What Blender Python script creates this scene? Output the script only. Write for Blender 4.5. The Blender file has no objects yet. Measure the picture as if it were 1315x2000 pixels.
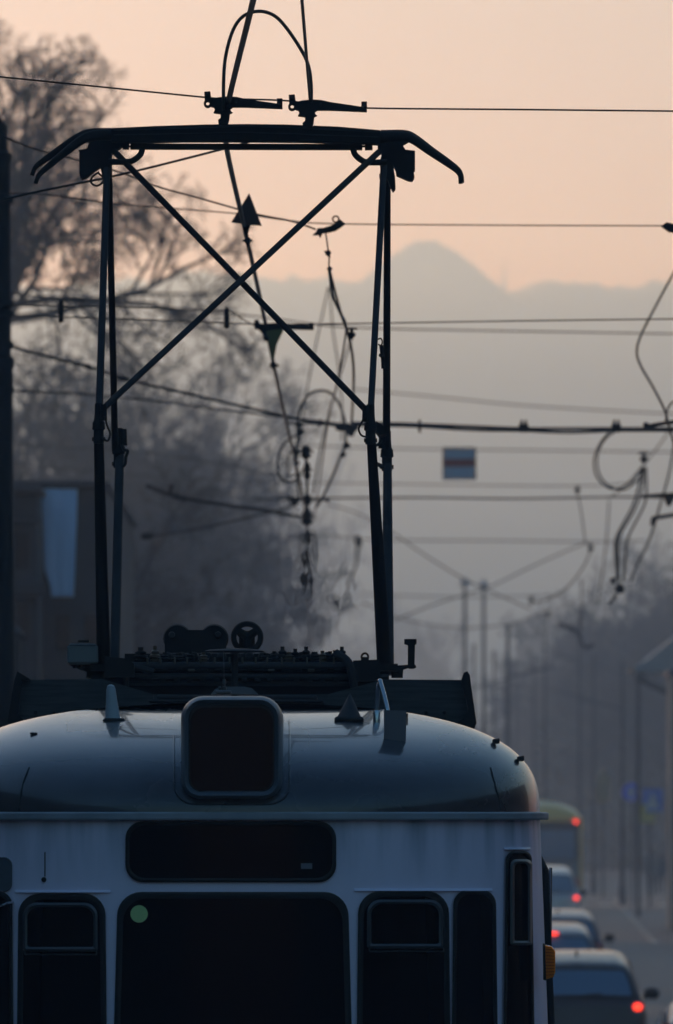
import bpy, math, random
from mathutils import Vector, noise
sc = bpy.context.scene
C = sc.collection
rad = math.radians
# ------------------------------------------------------------------ camera, sky, sun, exposure
F = 16640.0
CX, HY, EYE = 657.5, 1590.0, 3.2
cam = bpy.data.cameras.new('camera'); co = bpy.data.objects.new('camera', cam); C.objects.link(co)
co.location = (0, 0, EYE); co.rotation_euler = (rad(90), 0, 0)
cam.sensor_fit = 'VERTICAL'; cam.sensor_height = 36; cam.lens = 36*F/2000; cam.shift_y = 590/2000
cam.clip_start = 1; cam.clip_end = 20000
cam.dof.use_dof = True; cam.dof.focus_distance = 34.5; cam.dof.aperture_fstop = 8; 
sc.camera = co
SUN_EL, SUN_AZ = 4.8, -16.0
w = bpy.data.worlds.new('World'); sc.world = w; w.use_nodes = True
nt = w.node_tree; bg = nt.nodes['Background']
sky = nt.nodes.new('ShaderNodeTexSky'); sky.sky_type = 'NISHITA'; sky.sun_disc = False
sky.sun_elevation = rad(SUN_EL); sky.sun_rotation = rad(SUN_AZ)
sky.air_density = 2.0; sky.dust_density = 1; sky.ozone_density = 5.6
nt.links.new(sky.outputs[0], bg.inputs[0]); bg.inputs[1].default_value = 0.1
sl = bpy.data.lights.new('sun', 'SUN'); so = bpy.data.objects.new('sun', sl); C.objects.link(so)
sl.energy = 1.2; sl.angle = rad(3); sl.color = (.88, .89, 1.08)
sd = Vector((math.sin(rad(SUN_AZ))*math.cos(rad(SUN_EL)), math.cos(rad(SUN_AZ))*math.cos(rad(SUN_EL)), math.sin(rad(SUN_EL))))
so.rotation_euler = sd.to_track_quat('Z', 'Y').to_euler()
sc.view_settings.view_transform = 'Standard'; sc.view_settings.look = 'None'
sc.view_settings.exposure = 1.45; sc.view_settings.gamma = 1
sc.cycles.volume_bounces = 2
sc.cycles.max_bounces = 8
HAZE_DENSITY = .00095

# ------------------------------------------------------------------ helpers
def P(x, y, Y):
    return Vector(((x-CX)/F*Y, Y, EYE+(HY-y)/F*Y))
def pw(z, y):            # distance at which height z shows on image row y
    return (z-EYE)*F/(HY-y)

class MB:
    def __init__(s): s.v = []; s.f = []
    def add(s, vs, fs):
        n = len(s.v); s.v += [tuple(v) for v in vs]; s.f += [tuple(i+n for i in f) for f in fs]; return s
    def box(s, c, d, rz=0, rx=0, ry=0):
        from mathutils import Euler
        m = Euler((rx, ry, rz)).to_matrix(); c = Vector(c)
        vs = [c+m @ Vector((x*d[0]/2, y*d[1]/2, z*d[2]/2)) for x in (-1, 1) for y in (-1, 1) for z in (-1, 1)]
        return s.add(vs, [(0,1,3,2),(4,6,7,5),(0,4,5,1),(2,3,7,6),(0,2,6,4),(1,5,7,3)])
    def cbox(s, c, d, b=.1, rz=0):        # box with bevelled edges (octagonal section on all axes, simple)
        pr = []
        hx, hy, hz = d[0]/2, d[1]/2, d[2]/2; b = min(b, hx*.9, hy*.9, hz*.9)
        def ring(z, i):
            x, y = hx-i, hy-i
            k = b*.7
            return [(-x+k,-y,z),(x-k,-y,z),(x,-y+k,z),(x,y-k,z),(x-k,y,z),(-x+k,y,z),(-x,y-k,z),(-x,-y+k,z)]
        cs, sn = math.cos(rz), math.sin(rz)
        rs = [ring(-hz, b), ring(-hz+b, 0), ring(hz-b, 0), ring(hz, b)]
        vs = [(c[0]+p[0]*cs-p[1]*sn, c[1]+p[0]*sn+p[1]*cs, c[2]+p[2]) for r in rs for p in r]
        fs = [tuple(range(7, -1, -1)), tuple(range(24, 32))]
        for k in range(3):
            for i in range(8): fs.append((k*8+i, k*8+(i+1) % 8, (k+1)*8+(i+1) % 8, (k+1)*8+i))
        return s.add(vs, fs)
    def tube(s, pts, r, n=8, cap=True):
        pts = [Vector(p) for p in pts]; m = len(pts)
        rs = r if isinstance(r, (list, tuple)) else [r]*m
        vs = []; up = None
        for i, p in enumerate(pts):
            d = (pts[min(i+1, m-1)]-pts[max(i-1, 0)]).normalized()
            if up is None: up = Vector((0, 0, 1)) if abs(d.z) < .9 else Vector((0, 1, 0))
            a = d.cross(up)
            if a.length < 1e-6: a = d.cross(Vector((1, 0, 0)))
            a.normalize(); b = a.cross(d).normalized(); up = b
            for k in range(n):
                t = 2*math.pi*k/n; vs.append(p+(a*math.cos(t)+b*math.sin(t))*rs[i])
        fs = [(i*n+k, i*n+(k+1) % n, (i+1)*n+(k+1) % n, (i+1)*n+k) for i in range(m-1) for k in range(n)]
        if cap: fs += [tuple(range(n-1, -1, -1)), tuple(range((m-1)*n, m*n))]
        return s.add(vs, fs)
    def lathe(s, base, prof, axis=(0, 0, 1), n=14):     # prof: (distance along axis, radius)
        ax = Vector(axis).normalized(); a = ax.orthogonal().normalized(); b = ax.cross(a)
        vs = [Vector(base)+ax*h+(a*math.cos(2*math.pi*k/n)+b*math.sin(2*math.pi*k/n))*max(r, 1e-4) for h, r in prof for k in range(n)]
        m = len(prof)
        fs = [(i*n+k, i*n+(k+1) % n, (i+1)*n+(k+1) % n, (i+1)*n+k) for i in range(m-1) for k in range(n)]
        fs += [tuple(range(n-1, -1, -1)), tuple(range((m-1)*n, m*n))]
        return s.add(vs, fs)
    def prism(s, poly, Y, t):             # outline in picture coordinates at distance Y, thickness t metres
        n = len(poly)
        fr = [P(x, y, Y) for x, y in poly]; bk = [p+Vector((0, t, 0)) for p in fr]
        fs = [tuple(range(n)), tuple(range(2*n-1, n-1, -1))]+[(i, n+i, n+(i+1) % n, (i+1) % n) for i in range(n)]
        return s.add(fr+bk, fs)
    def ball(s, c, r, n=10, sq=1.0):
        return s.lathe(Vector(c)-Vector((0, 0, r*sq)), [(r*sq*(1-math.cos(math.pi*i/6)), r*math.sin(math.pi*i/6)) for i in range(7)], n=n)
    def strip(s, prof_fn, nu, nv, flip=False, wrap=False):
        vs = [prof_fn(i, j) for j in range(nv) for i in range(nu)]
        fs = []
        for j in range(nv-1):
            for i in range(nu if wrap else nu-1):
                i2 = (i+1) % nu
                q = (j*nu+i, j*nu+i2, (j+1)*nu+i2, (j+1)*nu+i)
                fs.append(q[::-1] if flip else q)
        return s.add(vs, fs)

def root_loc(o):
    while o.parent: o = o.parent
    return o.location.copy()
def obj(name, mb, mat, parent=None, smooth=False, label=None, loc=None, bevel=0):
    off = root_loc(parent) if parent else (Vector(loc) if loc is not None else Vector((0, 0, 0)))
    me = bpy.data.meshes.new(name)
    me.from_pydata([(v[0]-off[0], v[1]-off[1], v[2]-off[2]) for v in mb.v], [], mb.f)
    me.update()
    o = bpy.data.objects.new(name, me); C.objects.link(o)
    if mat: me.materials.append(mat)
    if parent: o.parent = parent
    else: o.location = off
    if smooth:
        for p in me.polygons: p.use_smooth = True
        me.set_sharp_from_angle(angle=rad(40))
    if bevel:
        b = o.modifiers.new('bevel', 'BEVEL'); b.width = bevel; b.segments = 2; b.limit_method = 'ANGLE'
    if label: o['label'] = label
    return o
def thing(name, label, cat, loc=(0, 0, 0), group=None):
    o = bpy.data.objects.new(name, None); C.objects.link(o); o.location = loc
    o['label'] = label; o['category'] = cat
    if group: o['group'] = group
    return o
def tag(o, label, cat, group=None):
    o['label'] = label; o['category'] = cat
    if group: o['group'] = group
    return o
def struct(name, mb, mat, smooth=False):
    o = obj(name, mb, mat, smooth=smooth); o['kind'] = 'structure'; return o
def smooth_path(pts, sub=6):
    pts = [Vector(p) for p in pts]; out = []
    for i in range(len(pts)-1):
        p0 = pts[max(i-1, 0)]; p1 = pts[i]; p2 = pts[i+1]; p3 = pts[min(i+2, len(pts)-1)]
        for k in range(sub):
            t = k/sub
            out.append(.5*((2*p1)+(-p0+p2)*t+(2*p0-5*p1+4*p2-p3)*t*t+(-p0+3*p1-3*p2+p3)*t**3))
    out.append(pts[-1]); return out

# ------------------------------------------------------------------ materials
def mat(name, col, rough=.6, metal=0., nz=None, coat=0., spec=.5, emit=None, bump=0, bscale=40):
    """nz = (scale, amount, second colour, stretch)"""
    m = bpy.data.materials.new(name); m.use_nodes = True; n = m.node_tree; b = n.nodes['Principled BSDF']
    b.inputs['Base Color'].default_value = (*col, 1); b.inputs['Roughness'].default_value = rough
    b.inputs['Metallic'].default_value = metal; b.inputs['Coat Weight'].default_value = coat
    b.inputs['Specular IOR Level'].default_value = spec
    tc = n.nodes.new('ShaderNodeTexCoord')
    if nz:
        mp = n.nodes.new('ShaderNodeMapping'); n.links.new(tc.outputs['Object'], mp.inputs[0])
        mp.inputs['Scale'].default_value = nz[3] if len(nz) > 3 else (1, 1, 1)
        t = n.nodes.new('ShaderNodeTexNoise'); t.inputs['Scale'].default_value = nz[0]; t.inputs['Detail'].default_value = 6
        n.links.new(mp.outputs[0], t.inputs['Vector'])
        r = n.nodes.new('ShaderNodeMapRange'); r.inputs[1].default_value = .38; r.inputs[2].default_value = .68
        r.inputs[3].default_value = 0; r.inputs[4].default_value = nz[1]
        n.links.new(t.outputs[0], r.inputs[0])
        mx = n.nodes.new('ShaderNodeMix'); mx.data_type = 'RGBA'; mx.inputs[6].default_value = (*col, 1); mx.inputs[7].default_value = (*nz[2], 1)
        n.links.new(r.outputs[0], mx.inputs[0]); n.links.new(mx.outputs[2], b.inputs['Base Color'])
        rr = n.nodes.new('ShaderNodeMapRange'); rr.inputs[3].default_value = rough*.8; rr.inputs[4].default_value = min(1, rough*1.25)
        n.links.new(t.outputs[0], rr.inputs[0]); n.links.new(rr.outputs[0], b.inputs['Roughness'])
    if bump:
        t2 = n.nodes.new('ShaderNodeTexNoise'); t2.inputs['Scale'].default_value = bscale; t2.inputs['Detail'].default_value = 4
        n.links.new(tc.outputs['Object'], t2.inputs['Vector'])
        bp = n.nodes.new('ShaderNodeBump'); bp.inputs['Strength'].default_value = bump; bp.inputs['Distance'].default_value = .02
        n.links.new(t2.outputs[0], bp.inputs['Height']); n.links.new(bp.outputs[0], b.inputs['Normal'])
    if emit:
        b.inputs['Emission Color'].default_value = (*emit[:3], 1); b.inputs['Emission Strength'].default_value = emit[3]
    return m
M = {}
M['iron'] = mat('dark_iron', (.014, .014, .016), .7, spec=.25, nz=(20, .6, (.03, .024, .02)))
M['steel'] = mat('grey_steel', (.042, .041, .046), .7, 0, spec=.25, nz=(9, .5, (.03, .03, .032)))
M['wire'] = mat('wire_copper', (.02, .018, .017), .5)
M['rubber'] = mat('black_rubber', (.012, .012, .013), .6)
M['glass'] = mat('dark_glass', (.004, .004, .005), .12, spec=.15)
M['glass2'] = mat('dim_glass', (.007, .008, .011), .15, spec=.2)
M['wood'] = mat('grey_board', (.05, .055, .06), .7, nz=(6, .8, (.025, .027, .03), (1, 1, 12)))
M['tree'] = mat('bark', (.04, .034, .03), .9, nz=(3, .7, (.025, .022, .02)))
M['twig'] = mat('twigs', (.04, .033, .03), .9)
M['stone'] = mat('dark_stone', (.042, .045, .055), .85, nz=(1.2, .8, (.024, .025, .03)), bump=.4, bscale=3)
M['asphalt'] = mat('asphalt', (.055, .056, .06), .62, nz=(.35, .8, (.085, .085, .09)), bump=.2, bscale=20)
M['pave'] = mat('paving', (.17, .165, .16), .75, nz=(1.5, .6, (.11, .11, .11)), bump=.2, bscale=6)

M['pale_pane'] = mat('sky_lit_pane', (.35, .55, .75), .4)  # unused; pale blue stands for sky light showing in panes
def tram_paint():
    m = mat('tram_sky_tinted_paint', (.93, .83, 1.0), .42, nz=(3, .3, (.72, .65, .80), (1, 1, .35)), coat=.15)  # white paint, with the blue of the sky light tinted into it
    n = m.node_tree; b = n.nodes['Principled BSDF']
    tc = n.nodes.new('ShaderNodeTexCoord'); mp = n.nodes.new('ShaderNodeMapping'); mp.inputs['Scale'].default_value = (5, 5, .6)
    t = n.nodes.new('ShaderNodeTexNoise'); t.inputs['Scale'].default_value = 2; t.inputs['Detail'].default_value = 8
    n.links.new(tc.outputs['Object'], mp.inputs[0]); n.links.new(mp.outputs[0], t.inputs['Vector'])
    sx = n.nodes.new('ShaderNodeSeparateXYZ'); n.links.new(tc.outputs['Object'], sx.inputs[0])
    g = n.nodes.new('ShaderNodeMapRange'); g.inputs[1].default_value = 2.92; g.inputs[2].default_value = 3.18   # streaky darker tone, strongest just below the gutter
    n.links.new(sx.outputs[2], g.inputs[0])
    r = n.nodes.new('ShaderNodeMapRange'); r.inputs[1].default_value = .45; r.inputs[2].default_value = .75
    n.links.new(t.outputs[0], r.inputs[0])
    mu = n.nodes.new('ShaderNodeMath'); mu.operation = 'MULTIPLY'; n.links.new(g.outputs[0], mu.inputs[0]); n.links.new(r.outputs[0], mu.inputs[1])
    mx = n.nodes.new('ShaderNodeMix'); mx.data_type = 'RGBA'; mx.inputs[7].default_value = (.34, .38, .48, 1)
    src = b.inputs['Base Color'].links[0].from_socket
    n.links.new(src, mx.inputs[6]); n.links.new(mu.outputs[0], mx.inputs[0]); n.links.new(mx.outputs[2], b.inputs['Base Color'])
    return m
M['paint'] = tram_paint()
M['roof'] = mat('tram_roof_paint', (.10, .09, .10), .26, .2, nz=(2.5, .9, (.05, .045, .05), (1, .3, 1)), coat=.6, bump=.06, bscale=4)
M['hood'] = mat('hood_paint', (.11, .13, .16), .4, nz=(6, .5, (.15, .16, .17)), coat=.1)
M['alu'] = mat('aluminium_trim', (.10, .105, .115), .4, .4)
M['plastic'] = mat('light_plastic', (.42, .44, .47), .45)
M['chrome'] = mat('polished_tube', (.6, .62, .65), .22, .9)
M['box'] = mat('equipment_box', (.20, .21, .21), .6, nz=(8, .5, (.13, .13, .13)))
M['ceramic'] = mat('brown_ceramic', (.11, .075, .05), .35)
M['amber'] = mat('amber_lens', (.75, .22, .01), .25, nz=(30, .6, (.45, .10, .01)), coat=.5)
def lens():
    m = bpy.data.materials.new('amber_lens_plastic'); m.use_nodes = True; n = m.node_tree; b = n.nodes['Principled BSDF']
    b.inputs['Base Color'].default_value = (1, .34, .015, 1); b.inputs['Roughness'].default_value = .3
    b.inputs['Transmission Weight'].default_value = .75; b.inputs['IOR'].default_value = 1.15; b.inputs['Base Color'].default_value = (1, .33, .02, 1); return m
M['amber'] = lens(); M['amber_dark'] = mat('amber_rib', (.5, .14, .01), .4)
M['sticker'] = mat('green_sticker', (.55, .75, .30), .5)

# ------------------------------------------------------------------ terrain
RIDGE = [(-900,620),(0,600),(200,586),(380,580),(450,571),(520,563),(560,569),(600,566),(650,571),(700,590),(760,640),(900,640),(960,615),(1000,598),(1030,580),(1060,584),(1090,590),(1130,583),(1170,588),(1210,581),(1250,586),(1290,574),(1315,572),(1500,585),(2300,640)]
def lerp_tab(tab, x):
    if x <= tab[0][0]: return tab[0][1]
    for (a, b), (c, d) in zip(tab, tab[1:]):
        if x <= c: return b+(d-b)*(x-a)/(c-a)
    return tab[-1][1]
hm = MB()
NX, NY = 420, 26
def hill_pt(i, j):
    Yr = 2100+j*75.0
    X = -700+i*3.33
    rx = CX+X*F/3600
    top = EYE+(HY-lerp_tab(RIDGE, rx))/F*3600
    u = (Yr-2100)/1500
    sh = math.sin(min(u, 1)*math.pi/2)**1.3 if u <= 1 else max(0, 1-(u-1)*1.5)
    nz = (noise.noise(Vector((X*.03, Yr*.006, 0)))*6+noise.noise(Vector((X*.15, Yr*.03, 3)))*5)*sh
    return (X, Yr, -.5+(top+.5)*sh+nz)
hm.strip(hill_pt, NX, NY)
M['hill'] = mat('wooded_slope', (.055, .05, .045), .95, nz=(.02, .8, (.04, .04, .035)))
struct('hills', hm, M['hill'], True)
MOUND = [(0,0),(.0,1.0)]
mm = MB()
MP = [(0, 474), (23, 474), (25, 480), (34, 483), (47, 491), (60, 500), (84, 521), (108, 541), (130, 560), (152, 580), (176, 600), (250, 640), (360, 720)]   # half-width px, row px
Ym = 3200.0
cx = (833-CX)/F*Ym
def mound_pt(i, j):
    hw, row = MP[len(MP)-1-j]; hw *= 1.07; row -= 1.5
    a = 2*math.pi*i/72; r = hw/F*Ym*(1+.05*noise.noise(Vector((math.cos(a)*2, math.sin(a)*2, j*.7)))*(1 if j < 11 else 0))
    z = EYE+(HY-row)/F*Ym
    if j == 0: z = -.5
    return (cx+r*math.cos(a)*(1.0 if math.cos(a) > 0 else .96), Ym+r*math.sin(a), z+(1.8*noise.noise(Vector((i*.5, j*.9, 0))) if 0 < j < 11 else 0))
mm.strip(mound_pt, 72, len(MP), wrap=True)
mound = obj('mound', mm, M['hill'], smooth=False); mound['kind'] = 'structure'
b = MB(); b.cbox(P(834, 473.5, Ym), (50/F*Ym, 2.4, 3/F*Ym), .1)
for k, (px, h, wd) in enumerate([(812, 7, 4), (820, 4, 5), (836, 5, 6), (850, 8, 3), (857, 4, 5)]):
    b.cbox(P(px, 475-h/2, Ym), (wd/F*Ym, 2, h/F*Ym), .1)
tag(obj('lookout_parapet', b, M['stone']), 'tiny stone parapet on the summit of the hazy mound', 'parapet')
b = MB(); b.tube([P(985, 610, 3560), P(985, 545, 3560), P(985, 508, 3560)], [.85, .6, .2], 6); b.box(P(985, 555, 3560), (1.9, 1.9, 2.7))
tag(obj('broadcast_mast', b, M['iron']), 'faint thin broadcast mast rising from the ridge right of the mound', 'mast')

g = MB(); g.add([(-760,-90,-.02),(760,-90,-.02),(760,4050,-.02),(-760,4050,-.02)], [(0,1,2,3)])
struct('ground', g, mat('ground', (.09, .09, .085), .9, nz=(.05, .8, (.06, .062, .055))))
# street: left edge hidden by the tram; bends slightly right with distance
def street_x(Y): return 1.2+.018*(Y-32)+.000012*(Y-32)**2
def ribbon(x0, x1, z, y0=-30, y1=620, n=60):
    m_ = MB()
    def f(i, j):
        Y = y0+(y1-y0)*j/(n-1); return (street_x(max(Y, 0))+(x0 if i == 0 else x1), Y, z)
    return m_.strip(f, 2, n)
struct('road', ribbon(-8.5, 6.2, -.005), M['asphalt'])
def kerbed(x0, x1, h):
    m_ = MB(); n = 60; ys = [-30+650*j/(n-1) for j in range(n)]
    def f(i, j):
        Y = ys[j]; xb = street_x(max(Y, 0)); return (xb+(x0, x0, x1, x1)[i], Y, (-.01, h, h, -.01)[i])
    return m_.strip(f, 4, n)
struct('kerb', kerbed(6.2, 6.4, .13), mat('kerb_stone', (.22, .215, .21), .8))
struct('pavement', kerbed(6.4, 14.0, .12), M['pave'])
isl = MB()
for k in range(14):
    Y = 215+k*8.0; isl.box((street_x(Y)+3.1, Y, .0), (.14, 4.0, .012))
struct('lane_marking', isl, mat('worn_road_paint', (.42, .42, .42), .7))
# rails of the track under the tram
rl = MB()
for sx in (-.717, .717):
    rl.box((-.395+sx, 160, .001), (.07, 380, .016))
struct('tram_rails', rl, M['steel'])
zb = MB()
for k in range(7): zb.box((street_x(300)-1.6+k*1.05, 300, .002), (.5, 4.0, .012))
struct('crossing_marking', zb, bpy.data.materials['worn_road_paint'])

# ------------------------------------------------------------------ tram
XC, Y0, LF, PE = -.395, 32.0, 1.15, 2.45
def half_w(z): return 1.186+(3.18-z)*.038
def surf(X, z, off=0.0):             # X relative to the tram axis
    w_ = half_w(z)+off*.9; xn = min(abs(X)/w_, .9995); yn = (1-xn**PE)**(1/PE)
    return Vector((XC+X, Y0+LF-(LF+off)*yn, z))
def img_surf(x, y, off=0.0):
    Yd = Y0
    for _ in range(8):
        X = (x-CX)/F*Yd-XC; z = EYE+(HY-y)/F*Yd
        Yd = surf(max(-1.25, min(1.25, X)), z, off).y
    return surf(X, z, off)
def plan(a, w_, l_):                 # a from -pi/2 .. pi/2
    s_, c_ = math.sin(a), math.cos(a)
    return math.copysign(abs(s_)**(2/PE), s_)*w_, abs(c_)**(2/PE)*l_
tram = thing('tram', 'old white tram seen from the front with raised pantograph on its grey domed roof', 'tram', (XC, 39, 0))
TAIL = 46.5
NA = 64
def body_ring(z, off=0, k=1.0, zz=None):
    w_ = (half_w(z)+off)*k; l_ = (LF+off)*k
    pts = [(XC-w_, TAIL)]+[(XC-w_, Y0+LF+(TAIL-Y0-LF)*t) for t in (.5, .02)]
    for i in range(NA+1):
        X, Yy = plan(-math.pi/2+math.pi*i/NA, w_, l_); pts.append((XC+X, Y0+LF-Yy))
    pts += [(XC+w_, Y0+LF+(TAIL-Y0-LF)*t) for t in (.02, .5)]+[(XC+w_, TAIL)]
    return [(p[0], p[1], z if zz is None else zz) for p in pts]
b = MB(); rings = [body_ring(z) for z in (.35, .8, 1.5, 2.0, 2.5, 2.9, 3.18)]
b.strip(lambda i, j: rings[j][i], len(rings[0]), len(rings), flip=False)
n0 = len(rings[0]); b.add([rings[0][0], rings[0][-1], rings[-1][-1], rings[-1][0]], [(0, 1, 2, 3)])
b.add(rings[0], [tuple(range(n0))])
obj('body', b, M['paint'], tram, True)
# gutter band
b = MB(); prof = [(.004, 3.178), (.030, 3.178), (.033, 3.184), (.033, 3.203), (.027, 3.208), (.0, 3.208)]
rr = [body_ring(3.18, o_, 1, z_) for o_, z_ in prof]
b.strip(lambda i, j: rr[j][i], n0, len(prof))
obj('gutter', b, mat('gutter_paint', (.36, .38, .43), .45, nz=(9, .5, (.22, .23, .25))), tram)
# roof dome
HR, RE = .43, .65
def kx(t): return max(.02, max(0, 1-t**2.75)**(1/2.75))
def ky(t): return max(0, 1-t**2.15)**(1/2.15)
b = MB(); ts = [0, .06, .12, .18, .25, .32, .38, .44, .5, .55, .6, .65, .69, .73, .77, .81, .84, .87, .89, .91, .93, .95, .965, .98, .99, .996, .999, 1]
rr = []
for t in ts:
    w_ = half_w(3.2)*kx(t); yt = Y0+LF+RE+.4
    pts = [(XC-w_, TAIL), (XC-w_, Y0+LF+6), (XC-w_, yt)]
    for i in range(NA+1):
        X, yn = plan(-math.pi/2+math.pi*i/NA, w_, 1.0); pts.append((XC+X, Y0+LF-(LF+RE)*yn*ky(t)+RE*yn))
    pts += [(XC+w_, yt), (XC+w_, Y0+LF+6), (XC+w_, TAIL)]
    rr.append([(p[0], p[1], 3.2+HR*t) for p in pts])
b.strip(lambda i, j: rr[j][i], n0, len(ts))
obj('roof', b, M['roof'], tram, True)
def roof_z(X, Y):
    lo, hi = 0.0, 1.0
    def inside(t):
        xn = abs(X-XC)/(half_w(3.2)*kx(t))
        if xn >= 1: return False
        yn = (1-xn**PE)**(1/PE); return Y >= Y0+LF-(LF+RE)*yn*ky(t)+RE*yn
    if not inside(0): return 3.19
    for _ in range(18):
        m_ = (lo+hi)/2
        if inside(m_): lo = m_
        else: hi = m_
    return 3.2+HR*lo
def roof_hit(x, y):                   # point of the roof seen at picture (x, y)
    Yd = Y0
    while Yd < 40:
        p = P(x, y, Yd)
        if p.z <= roof_z(p.x, Yd): return p
        Yd += .005
    return p

def rrect(x0, y0, x1, y1, rt, rb=None, n=7, lean=0.0, side=14):
    """rounded rectangle outline, clockwise from the left end of the top edge; lean widens the foot"""
    rb = rt if rb is None else rb; pts = []
    def arc(cx_, cy_, r, a0):
        for i in range(n+1):
            a = a0+math.pi/2*i/n; pts.append((cx_+r*math.cos(a), cy_-r*math.sin(a)))
    def line(p, q):
        for i in range(1, side): pts.append((p[0]+(q[0]-p[0])*i/side, p[1]+(q[1]-p[1])*i/side))
    arc(x0+rt, y0+rt, rt, math.pi/2)              # top-left (goes up->left)
    line((x0, y0+rt), (x0, y1-rb))
    arc(x0+rb, y1-rb, rb, math.pi)
    line((x0+rb, y1), (x1-rb, y1))
    arc(x1-rb, y1-rb, rb, 1.5*math.pi)
    line((x1, y1-rb), (x1, y0+rt))
    arc(x1-rt, y0+rt, rt, 0)
    line((x1-rt, y0), (x0+rt, y0))
    out = []
    for x, y in pts:
        t = (y-y0)/(y1-y0); c_ = (x0+x1)/2
        out.append((x+(1 if x > c_ else -1)*lean*t*abs(x-c_)/((x1-x0)/2), y))
    return out
def inset(pts, d):
    c_ = (sum(p[0] for p in pts)/len(pts), sum(p[1] for p in pts)/len(pts))
    xs = [p[0] for p in pts]; ys = [p[1] for p in pts]
    sx = 1-2*d/(max(xs)-min(xs)); sy = 1-2*d/(max(ys)-min(ys))
    cc = ((max(xs)+min(xs))/2, (max(ys)+min(ys))/2)
    return [(cc[0]+(p[0]-cc[0])*sx, cc[1]+(p[1]-cc[1])*sy) for p in pts]
def ring_on(outer, inner, off, base=0.0, fn=img_surf, mid=None):
    m_ = MB(); n = len(outer); md = [((a[0]+b_[0])/2, (a[1]+b_[1])/2) for a, b_ in zip(outer, inner)]
    rows = [[fn(x, y, base) for x, y in outer], [fn(x, y, off*.75) for x, y in outer], [fn(x, y, off) for x, y in md],
            [fn(x, y, off*.75) for x, y in inner], [fn(x, y, base) for x, y in inner]]
    return m_.strip(lambda i, j: rows[j][i], n, 5, wrap=True)
def plate_on(outline, off, fn=img_surf, cols=16):
    """sheet following the body, cut to the outline: rows of the outline matched left/right"""
    ys = sorted(set(round(p[1], 3) for p in outline)); m_ = MB(); rows = []
    n = len(outline)
    for y in ys:
        xs = []
        for i in range(n):
            (xa, ya), (xb, yb) = outline[i], outline[(i+1) % n]
            if abs(ya-yb) < 1e-6:
                if abs(ya-y) < 2e-3: xs += [xa, xb]
            elif min(ya, yb)-1e-3 <= y <= max(ya, yb)+1e-3: xs.append(xa+(xb-xa)*(y-ya)/(yb-ya))
        if xs: rows.append((y, min(xs), max(xs)))
    vs = [fn(xl+(xr-xl)*c_/cols, y, off) for y, xl, xr in rows for c_ in range(cols+1)]
    m_.add(vs, [(r*(cols+1)+c_, (r+1)*(cols+1)+c_, (r+1)*(cols+1)+c_+1, r*(cols+1)+c_+1) for r in range(len(rows)-1) for c_ in range(cols)])
    return m_
def window(name, outer, gw, gmat, glass, label=None, gasket_off=.014):
    g_ = obj(name, ring_on(outer, inset(outer, gw), gasket_off), gmat, tram, True, label)
    gl = obj('pane', plate_on(inset(outer, gw*.6), .005), glass, g_, True)
    return g_
# front windows, read off the photo
ws = window('windshield', rrect(230, 1742, 680, 2330, 46, 30, lean=16), 13, M['rubber'], M['glass'], 'wide dark centre windscreen')
st = MB(); pts_ = [(272+17*math.cos(t*math.pi/12), 1785+17*math.sin(t*math.pi/12)) for t in range(24)]
st = plate_on([(round(x, 3), round(y, 3)) for x, y in pts_], .0085, cols=8)
obj('round_sticker', st, M['sticker'], ws, label='pale green round sticker in the corner of the windscreen')
dw = window('destination_window', rrect(245, 1604, 657, 1723, 34), 8, M['rubber'], M['glass'], 'black destination window above the windscreen')
obj('paper_label', plate_on([(588, 1686), (588, 1697), (610, 1697), (610, 1686)], .0085, cols=4), mat('grey_label', (.16, .17, .20), .6), dw)
def vent(outer, parent):
    b_ = ring_on(outer, inset(outer, 8.5), .024, .005)
    v = obj('vent_frame', b_, M['alu'], parent, True); return v
wl = window('side_window', rrect(36, 1745, 206, 2330, 42, 20, lean=6), 12, M['rubber'], M['glass'], 'dark window left of the windscreen with hinged top light')
vent(rrect(45, 1763, 191, 1858, 26, 5), wl)
obj('vent_sill', ring_on(rrect(48, 1856, 190, 1866, 3), inset(rrect(48, 1856, 190, 1866, 3), 3), .02, .005), M['alu'], wl)
wr = window('side_window', rrect(700, 1740, 877, 2330, 44, 20, lean=6), 12, M['rubber'], M['glass'], 'dark window right of the windscreen with hinged top light')
vent(rrect(717, 1757, 866, 1852, 26, 5), wr)
obj('vent_sill', ring_on(rrect(720, 1850, 868, 1860, 3), inset(rrect(720, 1850, 868, 1860, 3), 3), .02, .005), M['alu'], wr)
window('corner_window', rrect(886, 1738, 969, 2330, 28, 12, lean=7), 9, M['rubber'], M['glass2'], 'narrow dark window right of the side window')
window('corner_window', rrect(-70, 1740, 24, 2330, 28, 12, lean=5), 9, M['rubber'], M['glass2'], 'narrow dark window cut by the left picture edge')
dr = window('door_window', rrect(989, 1662, 1039, 2330, 16, 8, lean=10), 7, M['rubber'], M['glass'], 'tall narrow window on the rounded right corner')
vent(rrect(997, 1678, 1040, 1846, 12, 4), dr)
# rain eyebrows over the windows
for x0, x1, lb in ((30, 216, None), (692, 900, None), (880, 962, None), (985, 1036, None)):
    yb = 1741 if x0 < 300 else (1738 if x0 < 980 else 1657)
    b = MB(); n = 18; rows = []
    for off, dy in ((0, -3), (.012, -1), (.018, 2), (0, 3)):
        rows.append([img_surf(x0+(x1-x0)*i/n, yb+dy, off*math.sin(math.pi*min(1, max(0, (i+.4)/(n+.8))))**.5) for i in range(n+1)])
    b.strip(lambda i, j: rows[j][i], n+1, 4); obj('rain_strip', b, M['paint'], tram, True)
# body seams and small hinge on the left
b = MB(); b.tube([img_surf(88, y, .002) for y in range(1664, 1718, 6)], .0022, 6); b.lathe(img_surf(86, 1718, 0), [(0, .01), (.006, .01), (.008, .006)], (0, -1, 0), 8)
obj('hinge', b, M['rubber'], tram)
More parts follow.
